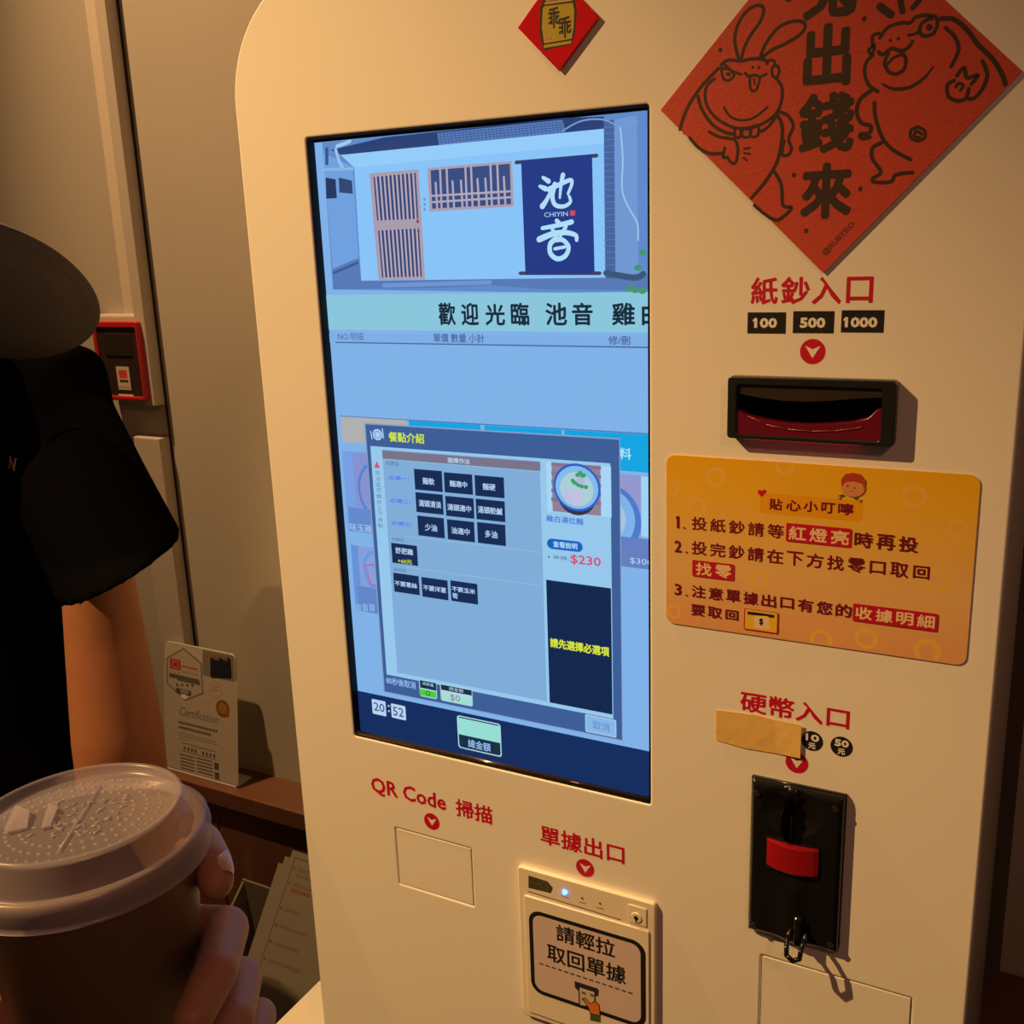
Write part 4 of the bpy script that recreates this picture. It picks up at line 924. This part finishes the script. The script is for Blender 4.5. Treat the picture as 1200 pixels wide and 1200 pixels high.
toad([([(395, 318), (375, 230), (385, 150), (430, 70), (490, 30), (530, 45), (515, 110), (460, 190), (425, 260), (410, 318)], WL),
      ([(510, 312), (545, 230), (610, 150), (690, 115), (750, 125), (740, 175), (660, 230), (580, 268), (520, 312)], WL),
      ([(300, 350), (340, 325), (410, 330), (470, 318), (540, 325), (550, 345)], WL), ([(300, 350), (305, 400), (320, 432), (350, 430), (370, 405), (345, 375), (310, 370)], WL * .8),
      ([(320, 350), (360, 385), (410, 402)], WL * .8), ([(335, 400), (345, 402)], 0.0022), ([(430, 395), (450, 412), (480, 405), (510, 415), (545, 400)], WL * .8), ([(458, 415), (455, 450), (465, 490), (490, 485), (505, 445), (512, 415)], WL * .8),
      ([(478, 425), (482, 455)], WL * .6), ([(470, 362), (472, 364)], 0.0016), ([(503, 364), (505, 366)], 0.0016), ([(550, 330), (580, 325), (592, 350), (575, 370), (580, 410), (600, 420), (615, 385), (605, 355)], WL * .8),
      ([(600, 425), (628, 470), (628, 540), (600, 610), (540, 660), (460, 690), (370, 690), (290, 650), (240, 600), (215, 540), (220, 470), (265, 425)], WL * .9),
      ([(315, 580), (350, 630), (410, 650), (480, 635), (550, 580)], WL * .7), ([(285, 370), (200, 460), (130, 560), (95, 640), (78, 700)], WL),
      ([(175, 520), (195, 590), (250, 670), (320, 715), (375, 725)], WL), ([(235, 712), (290, 740), (370, 755), (390, 800), (385, 860), (370, 885), (345, 870), (335, 850), (310, 850), (320, 800)], WL * .9),
      ([(130, 745), (180, 800), (240, 830), (310, 828)], WL), ([(375, 690), (372, 735), (400, 742), (405, 700), (375, 690)], WL * .8), ([(415, 700), (412, 735), (450, 740), (455, 700), (415, 700)], WL * .8), ([(465, 685), (460, 735), (498, 732), (500, 680), (465, 685)], WL * .8),
      ([(505, 715), (550, 690), (590, 640), (600, 615)], WL * .8), ([(600, 615), (630, 680), (625, 780), (600, 880), (540, 980), (465, 1070)], WL), ([(605, 600), (660, 625), (690, 680), (665, 750), (680, 800), (665, 835), (630, 835), (640, 760)], WL * .9),
      ([(590, 930), (625, 1000), (635, 1110), (680, 1120), (650, 1160), (600, 1190), (540, 1160), (480, 1110)], WL), ([(425, 805), (455, 798)], WL * .6), ([(425, 828), (455, 832)], WL * .6), ([(422, 852), (440, 868)], WL * .6)], ZA, 'toad_with_rabbit_ears')
ZB_ = (4.6154, 990, 0)
toad([([(190, 35), (250, 80)], 0.0042), ([(300, 0), (312, 62)], 0.0034), ([(405, 0), (368, 42)], 0.0030), ([(190, 205), (230, 150), (300, 125), (355, 122), (380, 95), (430, 82)], WL),
      ([(430, 82), (490, 90), (500, 130), (480, 180), (430, 195), (405, 170), (415, 130), (450, 105), (475, 100)], WL), ([(455, 145), (460, 150)], 0.0032), ([(345, 190), (375, 185), (405, 168)], WL * .8),
      ([(185, 180), (150, 195), (148, 250), (128, 270), (145, 295), (160, 260), (155, 235)], WL * .9), ([(150, 300), (115, 340), (108, 400), (130, 460), (178, 495)], WL), ([(182, 280), (205, 295), (255, 262), (300, 275), (340, 260), (365, 225)], WL),
      ([(235, 290), (215, 340), (235, 385), (275, 400), (320, 375), (330, 320), (305, 280)], WL), ([(228, 350), (260, 315), (305, 295)], WL * .8), ([(245, 217), (247, 219)], 0.0017), ([(288, 207), (290, 209)], 0.0017),
      ([(200, 452), (260, 480), (350, 472), (430, 420), (478, 360)], WL, 1), ([(520, 100), (590, 105), (660, 160), (720, 240), (800, 320), (850, 400), (868, 455)], WL * 1.2), ([(545, 150), (595, 200), (615, 270), (575, 360)], WL),
      ([(745, 330), (770, 400), (750, 470), (700, 530), (655, 530)], WL), ([(590, 435), (555, 460), (560, 520), (610, 545), (655, 530), (670, 480)], WL), ([(605, 410), (645, 365), (660, 420), (720, 405), (685, 455)], WL), ([(600, 470), (615, 450), (640, 462), (625, 488)], WL * .8),
      ([(140, 490), (80, 540), (65, 610), (90, 665), (140, 680), (130, 720), (85, 725), (90, 748), (135, 742)], WL * 1.1), ([(160, 555), (165, 630), (200, 740), (260, 810), (355, 862)], WL), ([(200, 770), (150, 800), (150, 860), (195, 930), (150, 965), (165, 985), (250, 982), (275, 945), (365, 932)], WL),
      ([(393, 685), (358, 705), (358, 745), (393, 762), (430, 745), (430, 705), (393, 685)], WL * .8), ([(385, 705), (375, 735), (405, 745)], WL * .8), ([(398, 712), (415, 725)], WL * .8)], ZB_, 'laughing_toad')

# ------------------------------------------------------------------ paper cup with its lid
CC = Vector((-0.3210, -0.4158, 1.2304)); CA = Vector((-0.0466, 0.0140, 0.9988)).normalized()
cup = empty('paper_cup', CC - CA * 0.11, 'brown paper coffee cup with a translucent white lid, held at lower left', 'cup')
M_KRAFT = mat('kraft_paper', (0.24, 0.135, 0.065), 0.5, bump=0.08, bscale=150, vary=0.04, vscale=30)
lathe('cup_body', [(0.0, -0.104), (0.0275, -0.104), (0.0280, -0.1105), (0.0290, -0.1105), (0.0434, -0.002), (0.0452, -0.001), (0.0456, 0.001), (0.0448, 0.0027), (0.0436, 0.0026), (0.0428, 0.0), (0.0284, -0.103)], CC, CA, M_KRAFT, cup, 96)
ML = bpy.data.materials.new('translucent_lid'); ML.use_nodes = True; nt = ML.node_tree; pb_ = nt.nodes['Principled BSDF']
pb_.inputs['Base Color'].default_value = (0.66, 0.62, 0.76, 1); pb_.inputs['Roughness'].default_value = 0.28; pb_.inputs['Specular IOR Level'].default_value = 0.8
pb_.inputs['Subsurface Weight'].default_value = 0.0
tp = nt.nodes.new('ShaderNodeBsdfTransparent'); tp.inputs[0].default_value = (0.9, 0.88, 0.9, 1); mxs = nt.nodes.new('ShaderNodeMixShader'); mxs.inputs[0].default_value = 0.30
out = nt.nodes['Material Output']; nt.links.new(tp.outputs[0], mxs.inputs[1]); nt.links.new(pb_.outputs[0], mxs.inputs[2]); nt.links.new(mxs.outputs[0], out.inputs[0])
lid = lathe('lid', [(0.0476, -0.0068), (0.0470, -0.0070), (0.0474, -0.0040), (0.0480, 0.0000), (0.0474, 0.0036), (0.0455, 0.0046), (0.0436, 0.0040), (0.0428, 0.0016), (0.0416, 0.0012), (0.0410, 0.0030), (0.0396, 0.0130), (0.0388, 0.0150), (0.0376, 0.0152), (0.0368, 0.0142), (0.0362, 0.0118), (0.0340, 0.0112), (0.0, 0.0112)], CC, CA, ML, cup, 96)
LU = CX - CA * CX.dot(CA); LU.normalize(); LV = CA.cross(LU)
def Lp(px, py, h):
    r = CX * (px - 600) + CD * (py - 600) + CF * FOC
    t = ((CC + CA * h) - CAM).dot(CA) / r.dot(CA); return CAM + r * t
Zl = zm(3.636, 0, 890)
def lpt(x, y, h=0.0114): return Lp(*Zl(x, y), h)
bm = bmesh.new(); A_ = lpt(428, 115); B_ = lpt(248, 402)
cone(bm, A_, B_, 0.0008, 0.0008, 8); obj('fold_line', bm, ML, lid, True)
def tab(name, quad, lift):
    bm = bmesh.new(); f0 = [bm.verts.new(lpt(x, y) + CA * (0.0004 + lift * 0.35 * (i in (0, 1)))) for i, (x, y) in enumerate(quad)]; f1 = [bm.verts.new(v.co + CA * 0.0008) for v in f0]
    bm.faces.new(f0[::-1]); bm.faces.new(f1); n = len(quad)
    for i in range(n): bm.faces.new((f0[i], f0[(i + 1) % n], f1[(i + 1) % n], f1[i]))
    return obj(name, bm, ML, lid)
tab('sip_tab', [(210, 205), (250, 225), (215, 295), (176, 305)], 0.003); tab('drink_flap', [(70, 215), (130, 240), (118, 300), (35, 322), (18, 305)], 0.003)
bm = bmesh.new(); rnd = random.Random(3)
ctr = lpt(215, 290)
for rad, n in ((0.0305, 46), (0.0255, 40), (0.0205, 34)):                 # raised dots and strokes in rings on the lid
    for k in range(n):
        t = 2 * math.pi * k / n; q = CC + CA * 0.0112 + (LU * math.cos(t) + LV * math.sin(t)) * rad
        ball(bm, q, 0.0009, 6, (1.4 if rad < 0.03 else 1, 1, 0.6))
for k in range(64):
    q = CC + CA * 0.0114 + LU * rnd.uniform(-0.014, 0.017) + LV * rnd.uniform(-0.014, 0.014)
    e_ = q + (LU * rnd.uniform(-1, 1) + LV * rnd.uniform(-1, 1)).normalized() * 0.0028; cone(bm, q, e_, 0.0006, 0.0006, 6)
tag(obj('embossing', bm, ML, lid, True), kind='stuff')

# ------------------------------------------------------------------ the hand round the cup (left hand, seen from its own side)
def HB(px, py, d): return C(px, py, d)
bm = bmesh.new()
fing = [
    [((95, 1030, .482), .0105), ((185, 985, .470), .0092), ((236, 988, .438), .0086), ((249, 1012, .4155), .0080), ((253, 1033, .4075), .0072)],
    [((120, 1110, .488), .0110), ((215, 1085, .474), .0098), ((266, 1088, .432), .0092), ((252, 1140, .3965), .0086), ((226, 1192, .380), .0078)],
    [((140, 1180, .492), .0108), ((235, 1150, .480), .0095), ((283, 1146, .440), .0088), ((274, 1196, .406), .0082), ((250, 1245, .388), .0075)],
    [((150, 1245, .492), .0098), ((245, 1215, .482), .0086), ((304, 1190, .452), .0076), ((296, 1232, .424), .0070), ((272, 1270, .404), .0064)]]
for f in fing: limb(bm, [(HB(*p), r) for p, r in f], 20)
wr = HB(-70, 1290, .500); wr2 = HB(-230, 1480, .47)
for f in fing:
    a = HB(*f[0][0]); limb(bm, [(a, f[0][1] * 1.08), (a.lerp(wr, 0.5), 0.0135), (wr, 0.019)], 18)
limb(bm, [(wr, 0.024), (wr2, 0.027), (HB(-520, 1900, .42), 0.036)], 24)
limb(bm, [(wr.lerp(HB(*fing[0][0][0]), 0.25), 0.016), (HB(-75, 1170, .462), 0.0135), (HB(-78, 1110, .425), 0.0105), (HB(-60, 1085, .392), 0.0092)], 18)
hand = organic('hand', bm, 0.0016, 7, M_SKIN)
tag(hand, 'left hand curled around the brown paper cup from behind, fingertips showing at its right', 'hand')
NLM = mat('nail', (0.66, 0.45, 0.40), 0.2, spec=0.6)
def nail(p, nrm, along, wdt, ln):
    bm = bmesh.new(); side = nrm.cross(along).normalized(); along = side.cross(nrm).normalized()
    g = []
    for i in range(9):
        rw = []
        for j in range(9):
            u = (i / 8 - .5) * 2; v = (j / 8 - .5) * 2; k = math.sqrt(max(0, 1 - 0.35 * v * v)); rw.append(bm.verts.new(p + side * u * wdt * k + along * v * ln * math.sqrt(1 - 0.4 * u * u) - nrm * (u * u * wdt * 0.55 + v * v * ln * 0.12)))
        g.append(rw)
    for i in range(8):
        for j in range(8): bm.faces.new((g[i][j], g[i + 1][j], g[i + 1][j + 1], g[i][j + 1]))
    return obj('fingernail', bm, NLM, hand, True)
tipA, tipB = HB(249, 1012, .4155), HB(253, 1033, .4075)
al = (tipB - tipA).normalized(); nn = (CX * 0.75 - CF * 0.60 - CD * 0.10); nn = (nn - al * nn.dot(al)).normalized(); nail(tipA.lerp(tipB, 0.55) + nn * 0.0084, nn, al, 0.0045, 0.0062)

# ------------------------------------------------------------------ person in black at the left
HX_ = -1.085                                         # body centre line
def V(*a): return Vector(a)
elbow = W(150, 965, 0.035); shl = V(-0.945, 0.085, 1.262)
bm = bmesh.new()
hc = V(-1.005, -0.055, 1.395); fd = V(0.68, -0.66, -0.30).normalized(); fs = V(-fd.y, fd.x, 0).normalized() * -1; fu = fs.cross(fd).normalized()
fu = fu if fu.z > 0 else -fu                         # head, bowed forward
ball(bm, hc, 0.078, 24, (0.97, 1.0, 1.2)); ball(bm, hc + fd * 0.035 - fu * 0.058, 0.052, 20)
ball(bm, hc + fd * 0.090 - fu * 0.015, 0.013, 10, (1, 1, 1.3)); ball(bm, hc + fd * 0.078 - fu * 0.052, 0.016, 10, (1.1, 1.1, 0.5))
for sx in (-1, 1): ball(bm, hc + fs * 0.074 * sx - fu * 0.015, 0.024, 10, (0.6, 0.6, 1.2))
limb(bm, [(V(HX_ - 0.01, 0.055, 1.30), 0.062), (hc - fd * 0.03 - fu * 0.05, 0.052)], 20)
limb(bm, [(V(HX_, 0.05, 1.22), 0.100), (V(HX_, 0.09, 1.02), 0.095), (V(HX_, 0.09, 0.86), 0.100)], 24)
limb(bm, [(V(HX_ - 0.10, 0.06, 1.24), 0.066), (V(HX_ + 0.10, 0.06, 1.24), 0.066)], 20)
fore = V(elbow.x - 0.085, elbow.y - 0.16, elbow.z - 0.055)
limb(bm, [(shl, 0.044), (W(116, 690, 0.045), 0.037), (W(138, 860, 0.035), 0.047), (elbow, 0.047), (elbow.lerp(fore, 0.4), 0.041), (fore, 0.029)], 22)
hd = fore + V(-0.045, -0.075, -0.01)
limb(bm, [(fore, 0.028), (hd, 0.030)], 16)
for k in range(4): limb(bm, [(hd + V(-0.004, -0.01, 0.022 - 0.015 * k), 0.0105), (hd + V(-0.035, -0.03, 0.022 - 0.016 * k), 0.0095), (hd + V(-0.055, -0.015, 0.018 - 0.016 * k), 0.008)], 12)
limb(bm, [(hd + V(0, 0, 0.02), 0.012), (hd + V(-0.03, 0.0, 0.045), 0.0095)], 12)
sh2 = V(-1.205, 0.09, 1.285); el2 = V(-1.285, 0.10, 0.985); fo2 = V(-1.25, -0.06, 0.80)
limb(bm, [(sh2, 0.056), (el2, 0.040), (fo2, 0.029), (fo2 + V(0.01, -0.05, -0.06), 0.030)], 20)
for k in range(4): limb(bm, [(fo2 + V(0.03 - 0.017 * k, -0.06, -0.085), 0.0105), (fo2 + V(0.03 - 0.018 * k, -0.075, -0.13), 0.009), (fo2 + V(0.03 - 0.018 * k, -0.065, -0.155), 0.008)], 12)
limb(bm, [(fo2 + V(0.03, -0.06, -0.06), 0.012), (fo2 + V(0.05, -0.08, -0.10), 0.0095)], 12)
for sx in (-1, 1): limb(bm, [(V(HX_ + 0.065 * sx, 0.09, 0.83), 0.075), (V(HX_ + 0.095 * sx, 0.10, 0.46), 0.056), (V(HX_ + 0.10 * sx, 0.13, 0.10), 0.036), (V(HX_ + 0.105 * sx, 0.02, 0.045), 0.034)], 20)
M_SKIN2 = mat('arm_skin', (0.33, 0.135, 0.072), 0.5, bump=0.1, bscale=200, vary=0.06, vscale=20, spec=0.3)
person = organic('person', bm, 0.006, 6, M_SKIN2)
tag(person, 'person in a black short-sleeved T-shirt and grey cap standing at the left edge', 'person')
for sx in (-1, 1):
    bm = bmesh.new(); ball(bm, hc + fd * 0.070 + fs * 0.030 * sx + fu * 0.012, 0.011, 12); obj('eye', bm, mat('eye_white', (0.5, 0.45, 0.42), 0.3), person, True)
bm = bmesh.new(); ball(bm, hc - fd * 0.014 + fu * 0.008, 0.086, 24, (1, 1, 1.12)); bmesh.ops.bisect_plane(bm, geom=bm.verts[:] + bm.edges[:] + bm.faces[:], plane_co=hc + fd * 0.02, plane_no=fd + fu * -0.2, clear_outer=True); obj('hair', bm, mat('black_hair', (0.012, 0.010, 0.009), 0.6), person, True)
# T-shirt
MT = mat('black_cotton', (0.0025, 0.0025, 0.0035), 0.9, bump=0.4, bscale=700, spec=0.0)
def loft(bm, rings, seg=40):
    R_ = []
    for c, u, v in rings: R_.append([bm.verts.new(c + u * math.cos(2 * math.pi * k / seg) + v * math.sin(2 * math.pi * k / seg)) for k in range(seg)])
    for A, B in zip(R_, R_[1:]):
        for k in range(seg): j = (k + 1) % seg; bm.faces.new((A[k], A[j], B[j], B[k]))
    bm.faces.new(R_[0][::-1]); bm.faces.new(R_[-1])
bm = bmesh.new()
loft(bm, [(V(HX_, 0.055, 1.372), V(0.062, 0, 0), V(0, 0.062, 0)), (V(HX_, 0.050, 1.352), V(0.105, 0, 0), V(0, 0.082, 0)), (V(HX_, 0.045, 1.325), V(0.155, 0, 0), V(0, 0.108, 0)), (V(HX_, 0.030, 1.26), V(0.165, 0, 0), V(0, 0.135, 0)), (V(HX_, 0.040, 1.18), V(0.158, 0, 0), V(0, 0.130, 0)), (V(HX_, 0.085, 1.06), V(0.140, 0, 0), V(0, 0.120, 0)), (V(HX_, 0.09, 0.93), V(0.136, 0, 0), V(0, 0.120, 0)), (V(HX_, 0.09, 0.76), V(0.140, 0, 0), V(0, 0.120, 0))])
hR = W(213, 635, 0.0); hL = W(76, 692, 0.0); hcn = (hR + hL) / 2; hu = (hR - hL) / 2 * 0.92
loft(bm, [(V(-0.975, 0.085, 1.290), V(0.015, 0, 0.082), V(0, 0.075, 0)), (V(-0.938, 0.082, 1.285), V(0.042, 0, 0.075), V(-0.02, 0.075, 0)), (V(-0.925, 0.070, 1.255), V(0.052, 0, 0.058), V(-0.03, 0.082, 0)), (hcn.lerp(V(-0.925, 0.070, 1.255), 0.5), (hu * 0.96 + V(0.052, 0, 0.058)) / 2, V(-0.045, 0.086, 0)), (hcn, hu, V(-0.055, 0.086, 0))])
s_d = V(-1, 0, 0)
loft(bm, [(V(-1.135, 0.09, 1.290), V(-0.015, 0, 0.080), V(0, 0.07, 0)), (V(-1.175, 0.09, 1.29), V(-0.045, 0, 0.070), V(0, 0.072, 0)), (V(-1.215, 0.09, 1.235), V(-0.075, 0, 0.04), V(0, 0.072, 0)), (V(-1.255, 0.095, 1.10), V(-0.085, 0, 0.02), V(0, 0.07, 0))])
bmesh.ops.recalc_face_normals(bm, faces=bm.faces)
shirt = organic('t_shirt', bm, 0.005, 5, MT, person)
bpy.context.view_layer.update()
me_ = shirt.data; me_.update(); q = W(15, 543, -0.2); dr = (q - CAM).normalized(); inv = shirt.matrix_world.inverted()
ok_, lg, _n, _i = shirt.ray_cast(inv @ q, dr, distance=2.0)
if not ok_: lg = W(15, 543, -0.03)
p = Print(0); p.text('N', lg.x - 0.0105, lg.z - 0.0058, lg.x + 0.0105, lg.z + 0.0058, mat('cream_thread', (0.85, 0.78, 0.72), 0.7), 0.0005, plane=True)
for x_, z_ in ((-0.0095, -0.0056), (-0.0095, 0.0056), (0.0095, 0.0056)): p.poly([(lg.x + x_ - 0.0034, lg.z + z_ - 0.0004), (lg.x + x_ + 0.0034, lg.z + z_ - 0.0004), (lg.x + x_ + 0.0034, lg.z + z_ + 0.0004), (lg.x + x_ - 0.0034, lg.z + z_ + 0.0004)], MATS['cream_thread'], True)
lo_ = p.done('chest_letter', None)
for v in lo_.data.vertices:                       # lay the stitching on the cloth
    h_, hit, hn, _i = shirt.ray_cast(inv @ V(v.co.x, -0.6, v.co.z), V(0, 1, 0), distance=2.0)
    v.co.y = (hit.y if h_ else lg.y) - 0.0012
adopt(lo_, shirt)
bm = bmesh.new(); loft(bm, [(V(HX_, 0.09, 0.90), V(0.138, 0, 0), V(0, 0.110, 0)), (V(HX_, 0.09, 0.80), V(0.145, 0, 0), V(0, 0.122, 0)), (V(HX_, 0.09, 0.72), V(0.145, 0, 0), V(0, 0.120, 0))])
for sx in (-1, 1): loft(bm, [(V(HX_ + 0.075 * sx, 0.09, 0.80), V(0.080, 0, 0), V(0, 0.10, 0)), (V(HX_ + 0.093 * sx, 0.10, 0.45), V(0.076, 0, 0), V(0, 0.08, 0)), (V(HX_ + 0.10 * sx, 0.13, 0.09), V(0.066, 0, 0), V(0, 0.070, 0))])
organic('trousers', bm, 0.007, 4, mat('dark_denim', (0.012, 0.014, 0.022), 0.8), person)
for sx in (-1, 1):
    bm = bmesh.new(); limb(bm, [(V(HX_ + 0.10 * sx, 0.135, 0.052), 0.052), (V(HX_ + 0.105 * sx, -0.03, 0.045), 0.044)], 20); add_box(bm, (HX_ + 0.10 * sx - 0.05, -0.07, 0.0), (HX_ + 0.10 * sx + 0.05, 0.18, 0.03), 0.012, 3)
    organic('shoe', bm, 0.005, 3, mat('shoe_leather', (0.02, 0.018, 0.017), 0.5), person)
# cap: crown on the head, brim dipping towards the camera
MC = mat('grey_cotton', (0.075, 0.068, 0.075), 0.8, bump=0.5, bscale=500, vary=0.15, vscale=40, spec=0.3)
hb = W(-8, 340, -0.03); eR = W(117, 366, 0.05)
ux = (eR - hb); tU = W(-8, 260, -0.045) ; tD = W(-8, 419, -0.02)
uy_ = (tU - tD) / 2; cen = (tU + tD) / 2
bm = bmesh.new(); NR, NS = 14, 72; nrm = ux.cross(uy_).normalized(); 
if nrm.dot(CAM - cen) < 0: nrm = -nrm
def brim_pt(rr_, t, off):
    x_ = math.cos(t); y_ = math.sin(t); ex = abs(x_) ** 0.92 * (1 if x_ > 0 else -0.5)
    return cen + ux * ex * rr_ + uy_ * y_ * rr_ * (1 - 0.10 * x_) + nrm * (0.020 * (1 - rr_ ** 2.2) + off + 0.0006 * math.cos(rr_ * 75) * (rr_ > 0.5))
tops = []; bots = []
for i in range(NR + 1):
    r_ = max(i / NR, 0.02); r_ = 1 - (1 - r_) ** 1.3
    tops.append([bm.verts.new(brim_pt(r_, 2 * math.pi * k / NS, 0.0)) for k in range(NS)]); bots.append([bm.verts.new(brim_pt(r_ * 0.985, 2 * math.pi * k / NS, -0.005)) for k in range(NS)])
for G, fl in ((tops, 0), (bots, 1)):
    for A, B in zip(G, G[1:]):
        for k in range(NS): j = (k + 1) % NS; bm.faces.new((A[k], A[j], B[j], B[k]))
    bm.faces.new(G[0])
for k in range(NS): j = (k + 1) % NS; bm.faces.new((tops[-1][k], tops[-1][j], bots[-1][j], bots[-1][k]))
cap = empty('cap', hc + V(0, 0, 0.05)); 
bpy.data.objects.remove(cap)
brim = obj('cap_brim', bm, MC, person, True); tag(brim, 'grey cotton cap brim')
bm = bmesh.new(); ball(bm, hc + fu * 0.022 - fd * 0.006, 0.098, 32, (0.97, 0.97, 0.97)); bmesh.ops.bisect_plane(bm, geom=bm.verts[:] + bm.edges[:] + bm.faces[:], plane_co=hc + fu * 0.024, plane_no=-fu, clear_outer=True)
obj('cap_crown', bm, MC, person, True)
